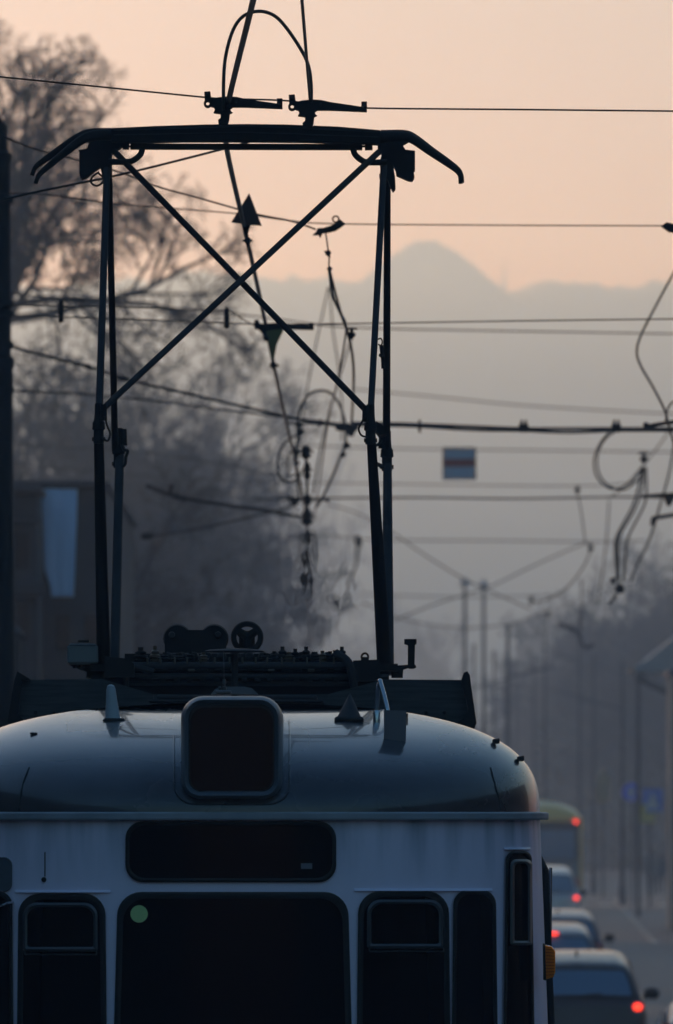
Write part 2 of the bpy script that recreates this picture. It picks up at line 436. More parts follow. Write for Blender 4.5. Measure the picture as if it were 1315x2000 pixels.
# left mirror arm and door rail
b = MB(); b.tube(smooth_path([img_surf(-40, 1776, .03), img_surf(0, 1770, .06), img_surf(14, 1764, .05), img_surf(26, 1762, .0)], 4), .004, 8)
obj('mirror_arm', b, M['chrome'], tram, True)
b = ring_on(rrect(-60, 1674, 24, 1742, 16), inset(rrect(-60, 1674, 24, 1742, 16), 3), .006); b2 = plate_on(inset(rrect(-60, 1674, 24, 1742, 16), 3), .003)
b.add(b2.v, b2.f); obj('access_flap', b, M['hood'], tram, True)
# amber indicator and door edge on the right flank
p = img_surf(1056, 1878, 0)
ind = MB(); Xi = XC+half_w(2.65)
ind.prism([(1062, 1845), (1078, 1848), (1085, 1858), (1085, 1900), (1081, 1909), (1064, 1914)], 32.62, .06)
i_ = obj('indicator_lamp', ind, M['amber'], tram, bevel=.004, label='orange indicator lamp on the right corner')
b = MB(); b.prism([(1061, 1843), (1065, 1844), (1067, 1915), (1062, 1914)], 32.6, .07); obj('lamp_base', b, M['rubber'], i_)
for k in range(9):
    b = MB(); b.prism([(1066, 1853+k*6.4), (1083.6, 1855+k*6.0), (1083.6, 1856.2+k*6.0), (1066, 1854.4+k*6.4)], 32.612, .02)
    obj('lens_rib', b, M['amber_dark'], i_)
b = MB(); Ye = Y0+LF+.25
b.tube([Vector((XC+half_w(z)+.018, Ye, z)) for z in (1.2, 1.9, 2.5, 2.8, 2.98)]+[Vector((XC+half_w(3.03)-.005, Ye+.04, 3.03))], .016, 8)
obj('door_seal', b, M['rubber'], tram, True)
b = MB(); b.tube([Vector((XC+half_w(2.9)+.036, Ye, 2.70)), Vector((XC+half_w(2.9)+.038, Ye, 2.99))], .006, 8); obj('grab_rail', b, M['chrome'], tram)
# right side bodywork: windows of the flank (seen only when stepping aside)
for k in range(7):
    yv = 34.6+k*1.65
    for sgn in (-1, 1):
        b = MB(); b.cbox((XC+sgn*(half_w(2.3)+.002), yv, 2.25), (.03, 1.35, .95), .012); obj('flank_window', b, M['glass'], tram)

# number box on the roof front
def hood_rr(x0, y0, x1, y1, r, Y): return [P(x, y, Y) for x, y in rrect(x0, y0, x1, y1, r, r, n=7, side=6)]
b = MB(); n_h = len(rrect(352, 1358, 553, 1562, 44, 44, n=7, side=6)); rows = []
for gx, Yd, sc_ in ((0, 33.3, .0), (0, 32.5, .0), (0, 32.06, .0), (3, 31.98, 0), (8, 31.955, 0), (14, 31.965, 0), (17, 31.99, 0)):
    xl, yt, xr, yb_ = 353+gx, 1359+gx, 552-gx, 1562-gx
    o_ = rrect(xl, yt, xr, yb_, 44-gx*.8, 38-gx*.8, n=7, side=6)
    # keep true size when the section lies further back
    rows.append([Vector(((x-CX)/F*32.0, Yd, EYE+(HY-y)/F*32.0)) for x, y in o_])
b.strip(lambda i, j: rows[j][i], n_h, len(rows), wrap=True, flip=True); b.add(rows[0], [tuple(range(n_h))])
hood = obj('number_box', b, M['hood'], tram, True, 'rounded grey line-number box standing out of the roof front')
o_ = rrect(369, 1380, 536, 1549, 28, 28, n=7, side=6)
b = MB(); b.add([P(x, y, 31.998) for x, y in o_], [tuple(range(len(o_)))]); obj('number_glass', b, M['glass2'], hood)
b = MB(); oo = rrect(366, 1376, 539, 1552, 30, 30, n=7, side=6); rows2 = [[P(x, y, Yd) for x, y in q] for q, Yd in ((oo, 32.01), (oo, 31.978), (inset(oo, 6), 31.978), (inset(oo, 6), 32.01))]
b.strip(lambda i, j: rows2[j][i], len(oo), 4, wrap=True); obj('glass_gasket', b, M['rubber'], hood)
# flange where the box meets the roof
b = MB()
ring_pts = []
for x, y in rrect(340, 1372, 566, 1572, 46, 40, n=7, side=6)[8:]:
    if y > 1400: ring_pts.append(roof_hit(x, y)+Vector((0, -.004, .003)))
b.tube(ring_pts[:len(ring_pts)], .0035, 6); obj('number_box_flange', b, M['roof'], tram, True)
# roof seams
for pts_ in ([(958, 1500), (966, 1530), (974, 1560), (977, 1583)], [(57, 1500), (46, 1530), (40, 1560), (37, 1583)]):
    b = MB(); b.tube([roof_hit(x, y) for x, y in smooth_path([Vector((p_[0], p_[1], 0)) for p_ in pts_], 4) and [(q.x, q.y) for q in smooth_path([Vector((p_[0], p_[1], 0)) for p_ in pts_], 4)]], .0045, 6)
    obj('roof_seam', b, M['rubber'], tram, True)
for x, y in ((967, 1446), (1015, 1480)):
    b = MB(); p = roof_hit(x-3, y+6); b.cbox(p+Vector((.01, 0, .008)), (.02, .03, .02), .004, .4); b.cbox(p+Vector((.018, 0, .014)), (.012, .02, .012), .003)
    obj('roof_clip', b, M['rubber'], tram)
b = MB(); p = roof_hit(66, 1434); b.cbox(p+Vector((0, 0, .003)), (.028, .03, .008), .003); obj('roof_clip', b, M['rubber'], tram)
# antennas and fittings on the dome
p = roof_hit(221, 1405); b = MB()
s_ = F/p.y
b.lathe(p-Vector((0, 0, .02)), [(0, .034), (.02, .032), (.03, .029), (.10, .021), (.135, .018), (.150, .013), (.155, .004)], (-.06, 0, 1), 16)
cone = obj('stub_antenna', b, M['plastic'], tram, True, 'pale tapered stub antenna on the left of the roof')
b = MB(); b.cbox(p+Vector((.004, .0, -.004)), (.085, .09, .016), .006); obj('antenna_foot', b, M['rubber'], cone)
p = roof_hit(682, 1404); b = MB()
def fin(i, j):
    t = j/8; a = 2*math.pi*i/16
    return (p.x+.056*math.cos(a)*(1-t)**.9*.9+.004*t, p.y+.02+.10*math.sin(a)*(1-t)**.8+.05*t, p.z+.002+.098*t**1.15)
b.strip(fin, 16, 9, wrap=True); fo = obj('fin_antenna', b, M['steel'], tram, True, 'dark shark-fin antenna right of the number box')
b = MB(); b.cbox(p+Vector((0, .02, -.002)), (.112, .2, .02), .006); obj('antenna_foot', b, M['rubber'], fo)
p = roof_hit(772, 1446); b = MB(); b.add([P(750, 1387, p.y), P(794, 1388, p.y), P(793, 1453, p.y), P(750, 1442, p.y), *[q+Vector((.0, .02, 0)) for q in (P(750, 1387, p.y), P(794, 1388, p.y), P(793, 1453, p.y), P(750, 1442, p.y))]],
    [(0,3,2,1),(4,5,6,7),(0,1,5,4),(1,2,6,5),(2,3,7,6),(3,0,4,7)])
bk = obj('roof_bracket_plate', b, M['hood'], tram, label='upright grey plate on the right of the roof')
b = MB(); b.box(P(795.5, 1405, p.y+.01), (.006, .03, .045)); obj('plate_hinge', b, M['rubber'], bk)
b = MB(); q0 = roof_hit(758, 1408); q1 = roof_hit(737, 1408); Yp = q0.y
top_ = P(742, 1330, Yp+.1)
b.tube(smooth_path([q0-Vector((0,0,.02)), P(757, 1390, Yp), P(752, 1365, Yp+.03), P(744, 1336, Yp+.08), top_, P(739, 1340, Yp+.15), P(737, 1370, Yp+.2), P(736, 1408, Yp+.22)], 5), .0095, 10)
pipe = obj('bent_pipe', b, M['chrome'], tram, True, 'bright bent double pipe beside the grey plate')
b = MB(); b.lathe(roof_hit(736, 1410)-Vector((0,0,.01)), [(0, .014), (.045, .014), (.055, .009)], n=12); b.lathe(roof_hit(759, 1412)-Vector((0,0,.01)), [(0, .014), (.04, .014), (.05, .009)], n=12); obj('pipe_socket', b, M['chrome'], pipe, True)
# small whip antenna and clamp on the number box
b = MB(); b.cbox(P(437, 1352, 32.6), (.06, .05, .016), .005); b.lathe(P(438, 1352, 32.6), [(0, .010), (.02, .010), (.022, .005), (.032, .005), (.034, .008), (.05, .006)], n=10); b.tube([P(438, 1328, 32.6), P(437, 1272, 32.6)], .0015, 6)
b.ball(P(430, 1344, 32.6), .007); obj('whip_antenna', b, M['alu'], tram, True)
b = MB(); b.prism([(412, 1356), (420, 1346), (436, 1341), (478, 1341), (492, 1344), (504, 1355)], 33.0, .2); obj('antenna_plinth', b, M['hood'], tram)
b = MB(); pp = P(459, 1360, 33.2); b.lathe(pp, [(0, .013), (.165, .013), (.17, .02), (.172, .11), (.176, .118), (.182, .10), (.188, .0)], n=28)
obj('disc_antenna', b, M['steel'], tram, True, 'flat mushroom-shaped antenna disc on a thin post')
# flat roof hatch behind the number box
b = MB(); Yh = 33.6
for x0, x1, y0, y1, t in ((296, 636, 1372, 1392, .9), (290, 632, 1366, 1373, 1.0), (306, 620, 1357, 1367, .8)):
    a_, c_ = P(x0, y0, Yh), P(x1, y1, Yh); b.cbox(((a_.x+c_.x)/2, Yh+t/2+(.04 if t < .95 else 0), (a_.z+c_.z)/2), (c_.x-a_.x, t, a_.z-c_.z), .006)
obj('roof_hatch', b, M['steel'], tram)

# ---- shroud boards either side of the roof gear
Yb = 36.0
for pts_, lb in (([(34, 1328), (200, 1326), (300, 1356), (300, 1390), (200, 1406), (150, 1412), (36, 1421)], 'dark board left of the roof gear'),
             ([(640, 1356), (750, 1327), (912, 1328), (926, 1426), (880, 1418), (750, 1404), (640, 1392)], 'dark board right of the roof gear')):
    b = MB(); b.prism(pts_, Yb, .03); sh = obj('roof_shroud', b, M['wood'], tram, label=lb)
    for k in range(3):
        qx = (70, 106, 185)[k] if 'left' in lb else (832, 868, 780)[k]
        for qy in (1392, 1405):
            b = MB(); b.ball(P(qx, qy, Yb-.003), .008, 8); obj('bolt', b, M['iron'], sh)
b = MB(); b.prism([(230, 1356), (700, 1356), (700, 1394), (230, 1394)], Yb+.3, .03); obj('roof_shroud', b, M['wood'], tram)
b = MB(); b.prism([(34, 1311), (60, 1327), (42, 1330), (36, 1395), (60, 1421), (38, 1425), (15, 1411), (28, 1330)], Yb-.06, .12); obj('shroud_end', b, M['iron'], tram)
b = MB(); b.prism([(901, 1330), (906, 1314), (913, 1311), (918, 1318), (920, 1336), (931, 1412), (925, 1428), (880, 1418), (908, 1402), (915, 1385)], Yb-.06, .12); obj('shroud_end', b, M['iron'], tram)

# ---- resistor bank
Yr = 36.5
bank = obj('resistor_bank', MB().prism([(175, 1318), (690, 1318), (700, 1290), (742, 1290), (742, 1360), (190, 1360)], Yr+.1, .9), M['iron'], tram, label='long black resistor rack with rows of insulators')
b = MB()
b.tube([P(258, 1300, Yr), P(700, 1300, Yr)], .016, 10); b.tube([P(252, 1320, Yr), P(760, 1322, Yr)], .012, 8)
b.tube([P(250, 1335, Yr+.02), P(690, 1336, Yr+.02)], .010, 8); b.tube(smooth_path([P(300, 1312, Yr-.02), P(262, 1304, Yr-.02), P(248, 1320, Yr-.02), P(246, 1350, Yr-.02)], 4), .014, 8)
b.tube(smooth_path([P(655, 1275, Yr-.04), P(678, 1290, Yr-.06), P(686, 1310, Yr-.06), P(694, 1356, Yr-.04)], 4), .018, 8)
obj('bank_pipe', b, M['steel'], bank, True)
rnd = random.Random(4)
posts = [(275, 1264), (303, 1262), (322, 1274), (348, 1276), (372, 1272), (398, 1274), (520, 1276), (536, 1272), (552, 1263), (565, 1274), (577, 1267), (598, 1263), (615, 1273), (630, 1271), (645, 1272), (656, 1270), (668, 1263)]
for k, (x, yt) in enumerate(posts):
    b = MB(); bz = P(x, 1297, Yr+.03); h = (1297-yt)/F*Yr; r = .020 if k % 3 else .028
    b.lathe(bz, [(0, r), (h*.25, r*1.1), (h*.3, r*.6), (h*.4, r*1.15), (h*.5, r*1.15), (h*.55, r*.7), (h*.7, r*.95), (h*.78, r*.6), (h*.8, r*.4), (h, r*.45)], n=12)
    obj('insulator', b, M['ceramic'] if k % 4 == 1 else M['iron'], bank, True)
M['brass'] = mat('worn_brass', (.09, .08, .06), .5, .4)
for k in range(15):
    x = 290+k*26+rnd.uniform(-3, 3)
    b = MB(); b.cbox(P(x, 1290, Yr-.01), (.008, .02, .028), .002); obj('terminal_lug', b, M['brass'], bank)
    b = MB(); b.cbox(P(x+8, 1309, Yr-.01), (.03, .03, .012), .003); obj('terminal_plate', b, M['brass'] if k % 3 == 0 else M['iron'], bank)
    b = MB(); b.cbox(P(x+4, 1328, Yr), (.025, .03, .016), .003); obj('terminal_plate', b, M['iron'], bank)
    b = MB(); b.ball(P(x+14, 1283, Yr+.05), .022, 8); obj('porcelain_bead', b, M['iron'], bank)
b = MB(); b.box(P(455, 1285, Yr+.25), (.93, .1, .035)); b.box(P(455, 1308, Yr+.25), (.98, .1, .03)); obj('bank_rail', b, M['iron'], bank)
# springs, wheel, rollers
b = MB(); Yw = 37.0
for x in (347, 419):
    b.lathe(P(x, 1247, Yw)-Vector((0, .05, 0)), [(0, .02), (.0, .056), (.02, .062), (.08, .062), (.1, .056), (.1, .02)], (0, 1, 0), 24)
b.prism([(330, 1243), (352, 1232), (368, 1230), (412, 1231), (430, 1243), (442, 1250), (442, 1275), (322, 1275), (322, 1252)], Yw-.13, .04)
rb = obj('pantograph_spring_drum', b, M['iron'], tram, label='black bracket with two round drums')
b = MB()
for x in (337, 427): b.lathe(P(x, 1241, Yw)-Vector((0, .15, 0)), [(0, .012), (.02, .014)], (0, 1, 0), 14)
b.ball(P(382, 1264, Yw-.03), .022); obj('drum_hub', b, M['steel'], rb)
b = MB(); c_ = P(483, 1245, 37.0); ri, ro, hh = .046, .071, .03
def wheel_r(i, j):
    a = 2*math.pi*i/36; q = [(ri, 0), (ri, hh), (ro-.006, hh), (ro, hh*.7), (ro, hh*.3), (ro-.006, 0), (ri, 0)][j]
    return (c_.x+q[0]*math.cos(a), c_.y-q[1], c_.z+q[0]*math.sin(a))
b.strip(wheel_r, 36, 7, wrap=True)
for a in (-90, 35, 145):
    q = Vector((math.cos(rad(a)), 0, math.sin(rad(a))))
    b.tube([c_+Vector((0, -.015, 0)), c_+q*.05+Vector((0, -.015, 0))], [.022, .016], 8)
b.prism([(468, 1232), (498, 1232), (498, 1275), (466, 1275)], 37.01, .03)
obj('pulley_wheel', b, M['iron'], tram, True, 'black spoked pulley wheel')
b = MB(); a_, c2 = P(131, 1257, 36.6), P(191, 1298, 36.6)
b.cbox(((a_.x+c2.x)/2, 36.75, (a_.z+c2.z)/2), (c2.x-a_.x, .3, a_.z-c2.z), .012); eb = obj('equipment_box', b, M['box'], tram, label='pale grey box left of the pantograph foot')
b = MB(); b.cbox(P(164, 1252, 36.7), (.05, .08, .01), .002); b.box(P(161, 1260, 36.597), (.128, .004, .004)); obj('box_lid', b, M['rubber'], eb)
b = MB(); b.prism([(134, 1298), (196, 1298), (235, 1290), (235, 1326), (168, 1324), (170, 1312), (160, 1308), (150, 1305), (146, 1302)], 36.7, .3)
for x in (145, 153, 162): b.ball(P(x, 1302, 36.68), .008, 8)
obj('box_bracket', b, M['iron'], tram)
b = MB(); b.prism([(790, 1248), (814, 1248), (814, 1258), (811, 1259), (810, 1298), (813, 1300), (813, 1304), (808, 1306), (799, 1306), (797, 1300), (797, 1260), (790, 1258)], 36.8, .06)
b.prism([(765, 1302), (773, 1300), (800, 1298), (800, 1304), (788, 1308), (787, 1324), (765, 1324)], 36.82, .05)
obj('buffer_post', b, M['iron'], tram, label='black T-headed post at the right end of the roof gear')
b = MB(); b.tube([P(713+6.5*math.cos(a*math.pi/10), 1283-7*math.sin(a*math.pi/10), 36.6) for a in range(21)], .0045, 6, False); b.prism([(704, 1291), (708, 1283), (718, 1283), (722, 1291)], 36.58, .04)
obj('lifting_eye', b, M['iron'], tram)
# filler parts of the bank behind
b = MB(); b.prism([(205, 1282), (246, 1286), (262, 1296), (262, 1322), (205, 1322)], 36.4, .2); obj('base_frame', b, M['iron'], tram); b = MB(); b.prism([(690, 1290), (742, 1288), (742, 1330), (690, 1330)], 36.45, .2); obj('base_frame', b, M['iron'], tram)

# ---- pantograph
pan = thing('tmp', '', '')
bpy.data.objects.remove(pan)
YF, YBk, YT1, YT2 = 36.0, 38.3, 36.95, 37.3
def S(px, Y): return px/F*Y
base = MB(); base.box(P(480, 1308, 37.2), (1.32, 1.3, .03))
pan = obj('pantograph', base, M['iron'], tram, label='raised black diamond pantograph with curved horns')
def rod(name, pts, r, m='iron', n=12, taper=None):
    b_ = MB(); b_.tube(pts, r, n); return obj(name, b_, M[m], pan, True)
# lower arms (tapering, thicker at the foot)
rod('lower_arm', [P(193, 850, YF), P(203, 1305, 36.75)], [S(9.5, YF), S(14, 36.7)])
rod('lower_arm', [P(234, 890, YBk), P(224, 1300, 37.6)], [S(8.5, YBk), S(10, 37.6)], 'steel')
rod('lower_arm', [P(725, 850, YF), P(752, 1312, 36.75)], [S(9, YF), S(15, 36.7)])
rod('lower_arm', [P(757, 905, YBk), P(758, 1310, 37.6)], [S(8.5, YBk), S(12, 37.6)], 'steel')
# upper arms
rod('upper_arm', [P(193, 835, YF), P(209, 330, YT1)], [S(7.5, YF), S(6.5, YT1)], 'steel')
rod('upper_arm', [P(225, 880, YBk), P(213, 330, YT2)], [S(6.5, YBk), S(6.5, YT2)])
rod('upper_arm', [P(723, 830, YF), P(750, 320, YT1)], [S(6.5, YF), S(6.5, YT1)], 'steel')
rod('upper_arm', [P(755, 880, YBk), P(757, 320, YT2)], [S(7.5, YBk), S(6.5, YT2)])
rod('cross_brace', [P(204, 796, YF-.02), P(740, 297, YT1-.04)], S(6.3, YF), 'steel')
rod('cross_brace', [P(716, 802, YF+.02), P(223, 295, YT1+.02)], S(6.3, YF))
# knee joints
def knee(x, y, Y, sgn):
    b_ = MB(); s = lambda v: S(v, Y)
    b_.lathe(P(x, y+58, Y), [(0, s(10)), (s(10), s(11.5)), (s(13), s(10)), (s(26), s(10)), (s(28), s(13)), (s(40), s(12)), (s(46), s(9)), (s(60), s(8)), (s(78), s(7.8))], n=14)
    b_.tube([P(x-12, y+22, Y), P(x+12, y+22, Y)], s(6), 10); b_.tube([P(x-13, y+50, Y), P(x+13, y+50, Y)], s(4), 8)
    b_.tube([P(x+sgn*9, y-18, Y-.03), P(x+sgn*10, y+14, Y-.03)], [s(6.5), s(7)], 10)
    o2 = obj('knee_joint', b_, M['iron'], pan, True)
    return o2
knee(193, 808, YF, 1); knee(232, 856, YBk, 1); knee(724, 810, YF, -1); knee(756, 862, YBk, -1)
def flex(pts, Y, r=2.2):
    b_ = MB(); b_.tube(smooth_path([P(x, y, Y) for x, y in pts], 5), S(r, Y), 6); obj('bonding_cable', b_, M['rubber'], pan, True)
flex([(205, 812), (209, 830), (215, 845), (214, 855), (210, 861), (203, 857), (200, 852)], YF-.05)
flex([(238, 868), (242, 878), (250, 881), (246, 893), (245, 905), (240, 911), (232, 910)], YBk-.05, 3)
flex([(714, 812), (706, 826), (701, 838), (706, 850), (718, 854)], YF-.05)
flex([(745, 858), (741, 866), (734, 870)], YBk-.05, 3)
b = MB(); b.prism([(735, 822), (752, 834), (756, 846), (742, 850), (733, 838)], YF+.1, .3)
b.prism([(737, 902), (750, 908), (750, 914), (744, 914), (737, 908)], YBk-.4, .1); obj('damper_link', b, M['iron'], pan)
b = MB(); b.tube(smooth_path([P(738, 663, YBk-.6), P(744, 661, YBk-.6), P(747, 668, YBk-.6), P(744, 675, YBk-.6), P(739, 672, YBk-.6)], 4), S(1.6, YBk), 6); obj('bonding_cable', b, M['iron'], pan); b = MB()
b.tube([P(745, 676, YBk-.5), P(748, 700, YBk-.4), P(749, 720, YBk-.4)], S(4, YBk), 8); b.ball(P(744, 694, YBk-.5), S(4, YBk)); obj('cable_lug', b, M['iron'], pan)
# head: two pans one behind the other
def pan_outline(dx=0, dy=0):
    top = [(218, 250), (300, 246), (400, 243), (480, 242), (560, 243), (660, 247), (743, 254)]
    bot = [(743, 281), (700, 279), (600, 276), (480, 275), (360, 275), (260, 277), (218, 277)]
    return [(x+dx, y+dy) for x, y in top+bot]
for Y, dx, dy in ((YT1-.07, 0, 0), (YT2, 2, 2)):
    b = MB(); b.prism(pan_outline(dx, dy), Y, .055); st_ = obj('collector_pan', b, M['iron'], pan, bevel=.003)
    b = MB(); b.prism([(222+dx, 251+dy), (480+dx, 243.5+dy), (740+dx, 255+dy), (740+dx, 258+dy), (480+dx, 247+dy), (222+dx, 255+dy)], Y-.012, .012); b.prism([(222+dx, 262+dy), (480+dx, 257+dy), (740+dx, 266+dy), (740+dx, 268+dy), (480+dx, 259+dy), (222+dx, 264+dy)], Y-.008, .008)
    obj('carbon_strip', b, M['steel'], st_)
    # horns: tubes, thicker at the root
    LH = [(222, 262), (180, 261), (155, 268), (120, 290), (90, 311), (72, 325), (66, 336), (64, 343)]
    RH = [(742, 268), (785, 266), (806, 272), (840, 296), (875, 320), (893, 334), (899, 345), (900, 359)]
    ox, oy = (6, 16) if Y < 37.1 else (-1, 0)
    lp = [(x+ox*(1-(x-64)/160), y+oy*(1-(x-64)/160)) for x, y in LH]
    rp = [(x+(0 if Y < 37.1 else 2.5), y+(0 if Y < 37.1 else -2)) for x, y in RH]
    for hp in (lp, rp):
        q = smooth_path([P(x, y, Y+.03) for x, y in hp], 6); nq = len(q)
        b = MB(); b.tube(q, [S(12.5-8.2*min(1, (i/nq)*1.25)**.8, Y) for i in range(nq)], 12); obj('horn', b, M['iron'], pan, True)
b = MB(); b.prism([(255, 280), (708, 281), (708, 292), (255, 291)], YT1, .05); b.prism([(240, 278), (252, 278), (252, 291), (240, 291)], YT1, .05); b.prism([(713, 281), (728, 281), (728, 292), (713, 292)], YT1, .05)
b.box(P(480, 286, YT1+.02), (1.08, .02, .008)); obj('head_bar', b, M['iron'], pan)
for pts_ in ([(278, 290), (275, 301), (264, 311), (250, 316), (212, 316)], [(690, 291), (694, 302), (705, 312), (718, 317), (756, 317)]):
    b = MB(); b.tube(smooth_path([P(x, y, YT1-.03) for x, y in pts_], 5), S(6, YT1), 10); obj('head_hoop', b, M['iron'], pan, True)
b = MB(); b.prism([(163, 268), (245, 270), (240, 284), (228, 292), (218, 300), (218, 345), (200, 345), (196, 325), (182, 334), (168, 346), (158, 348), (155, 340), (155, 297), (153, 293), (170, 290), (174, 278)], YT1+.1, .12); obj('head_spring_box', b, M['iron'], pan, bevel=.002)
b = MB(); b.prism([(738, 272), (800, 274), (786, 282), (792, 292), (811, 294), (811, 332), (808, 333), (810, 346), (806, 352), (798, 351), (775, 341), (773, 330), (768, 322), (772, 345), (773, 368), (768, 373), (762, 362), (757, 348), (745, 345), (742, 315), (746, 300), (738, 290)], YT1+.1, .12); obj('head_spring_box', b, M['iron'], pan, bevel=.002)
flex([(194, 336), (181, 345), (178, 356), (188, 363), (199, 358), (203, 348), (192, 338)], YT1+.05, 2.3)
flex([(742, 340), (743, 350), (744, 348)], YT1, 1.5)

# ------------------------------------------------------------------ overhead line
ZW = 6.245
def yw(y): return (ZW-EYE)*F/(HY-y)
def wire(name, label, pts, Y, wpx, cat='wire', group=None, m='wire', sub=6, n=6):
    if callable(Y): q = [P(x, y, Y(y)) for x, y in pts]
    elif isinstance(Y, (list, tuple)): q = [P(x, y, k) for (x, y), k in zip(pts, Y)]
    else: q = [P(x, y, Y) for x, y in pts]
    Yr_ = Y if isinstance(Y, (int, float)) else (sum(v.y for v in q)/len(q))
    q = smooth_path(q, sub); r = wpx*(1.45 if 55 < Yr_ < 105 else 1)/2/F*Yr_
    b_ = MB(); b_.tube(q, [max(.0042, r)]*len(q), n)
    return tag(obj(name, b_, M[m]), label, cat, group)
G_SP = 'span wires across the street'; G_CW = 'contact wires above the tracks'; G_CL = 'wire clamps'; G_IN = 'line insulators'; G_LP = 'looping jumper cables'
wire('contact_wire', 'contact wire touching the pantograph left of its middle and running away downwards', [(503, -40), (495, 0), (447, 197), (441, 262), (449, 320), (483, 468), (512, 600), (535, 713), (556, 810), (575, 890), (590, 960), (599, 1020), (602, 1080), (603, 1136), (606, 1190), (608, 1230), (609, 1290), (610, 1350)], yw, 3.4, group=G_CW)
wire('contact_wire', 'contact wire coming down from the top edge to the right-hand clamp over the pantograph', [(587, -40), (590, 0), (598, 100), (606, 196)], yw, 6.5, group=G_CW)
wire('jumper_cable', 'black cable arching in a hoop between the two clamps above the pantograph', [(437, 215), (437, 160), (441, 110), (455, 60), (475, 32), (505, 22), (535, 30), (560, 55), (590, 100), (603, 130), (608, 165), (608, 200)], 36.4, 7, 'cable', G_LP)
YS = 36.45
wire('span_wire', 'thin span wire crossing the whole sky just above the pantograph', [(-60, 143), (0, 150), (200, 170), (400, 190), (445, 193), (550, 196), (620, 204), (715, 211), (1015, 214), (1315, 217), (1400, 218)], YS, 3, group=G_SP)
def clamp(dx, dy, label):
    pts_ = [(399,179),(411,178),(413,193),(425,190),(445,188),(462,189),(480,193),(541,202),(541,192),(552,192),(552,212),(480,209),(455,209),(450,213),(452,218),(455,219),(449,222),(448,234),(445,243),(427,243),(426,234),(431,230),(431,222),(417,220),(420,214),(418,209),(412,208),(412,196),(400,196)]
    t_ = thing('wire_clamp', label, 'clamp', P(430+dx, 210+dy, YS), G_CL)
    b_ = MB(); b_.prism([(x+dx, y+dy) for x, y in pts_], YS-.03, .05); obj('clamp_arm', b_, M['iron'], t_, bevel=.002)
    b_ = MB()
    def an(i, j):
        a = 2*math.pi*i/18; r = (3.6, 8, 8, 3.6, 3.6)[j]; k = (0, 0, .04, .04, 0)[j]
        return P(406+dx+r*math.cos(a), 202+dy+r*math.sin(a), YS-.025)+Vector((0, k, 0))
    b_.strip(an, 18, 5, wrap=True); obj('eyelet', b_, M['iron'], t_)
    for x, y in ((405, 185), (461, 198), (546, 201)):
        b_ = MB(); b_.lathe(P(x+dx, y+dy, YS-.03), [(0, .008), (.006, .008), (.009, .005)], (0, -1, 0), 10); obj('bolt', b_, M['steel'], t_)
clamp(0, 0, 'left black wire clamp above the pantograph holding the left contact wire')
clamp(165, 6, 'right black wire clamp above the pantograph holding the right contact wire')
wire('pull_cable', 'thick cable rising from the left edge to pass behind the pantograph head', [(-40, 398), (0, 391), (80, 373), (240, 340), (440, 290), (510, 270), (560, 258)], 39.5, 5, 'cable')
wire('span_wire', 'cable sagging from the tall tree to the ringed clamp right of the triangle', [(-40, 240), (15, 270), (75, 293), (150, 312), (245, 340), (300, 362), (400, 390), (500, 418), (570, 432), (617, 448)], 46, 4, group=G_SP)
wire('span_wire', 'thin wire from the left trees past the triangle sign to the right edge', [(-40, 378), (60, 378), (140, 386), (240, 399), (460, 417), (560, 430), (655, 437), (1000, 440), (1290, 441), (1400, 442)], 50, 2.8, group=G_SP)
t_ = thing('wire_clamp', 'dark clamp with a ring on the thin wire left of the mound', 'clamp', P(640, 450, 46), G_CL)
b = MB(); b.prism([(611, 459), (618, 452), (620, 446), (632, 445), (645, 441), (655, 436), (664, 428), (675, 437), (665, 444), (656, 450), (644, 453), (630, 455), (626, 464), (622, 458)], 46, .06); obj('clamp_arm', b, M['iron'], t_)
b = MB(); b.tube([P(656+6*math.cos(a*math.pi/8), 428+6*math.sin(a*math.pi/8), 46.03) for a in range(17)], S(1.6, 46), 6, False); obj('ring', b, M['iron'], t_)
b = MB(); b.prism([(1292, 441), (1302, 434), (1312, 436), (1330, 444), (1330, 454), (1308, 452)], 46, .08); tag(obj('wire_clamp', b, M['iron']), 'dark clamp at the right edge level with the mound sky', 'clamp', G_CL)
# triangular signs
t_ = thing('triangle_sign', 'dark upward-pointing triangular plate fixed on the contact wire', 'sign', P(487, 440, 44.0), 'triangular wire signs')
b = MB(); b.prism([(487, 377), (511.5, 441), (489, 439), (452, 434)], 44.0, .02); obj('plate', b, mat('dull_red_plate', (.045, .018, .018), .6), t_)
b = MB(); b.prism([(473, 437), (490, 438), (484, 458), (478, 458)], 44.03, .03); b.ball(P(484, 470, 44.0), S(7, 44)); b.box(P(484, 470, 44.0), (S(19, 44), .03, S(4, 44))); b.tube([P(482, 455, 44), P(484, 482, 44)], S(2.5, 44), 8); obj('bracket', b, M['iron'], t_)
t_ = thing('triangle_sign', 'olive downward-pointing triangular plate hanging under the long clamp', 'sign', P(538, 700, 53), 'triangular wire signs')
b = MB(); b.prism([(516, 634), (556, 640), (541, 672), (535, 703), (531, 703), (523, 660)], 53.2, .02); obj('plate', b, mat('olive_yellow_plate', (.16, .15, .05), .6), t_)
b = MB(); b.ball(P(534, 713, 56), S(7, 56)); b.box(P(538, 714, 56), (S(14, 56), .04, S(5, 56))); obj('bracket', b, M['iron'], t_)
t_ = thing('wire_clamp', 'long dark clamp above the olive triangle between the pantograph arms', 'clamp', P(555, 635, 52.8), G_CL)
b = MB(); b.prism([(497,625),(505,624),(508,633),(540,630),(603,635),(603,630),(613,630),(613,644),(540,642),(524,645),(512,650),(505,643),(497,642)], 52.8, .06); obj('clamp_arm', b, M['iron'], t_)
b = MB(); b.ball(P(520, 661, 52.8), S(6, 53)); b.tube([P(515, 644, 52.8), P(520, 664, 52.8)], S(4, 53), 6); obj('hanger', b, M['iron'], t_)
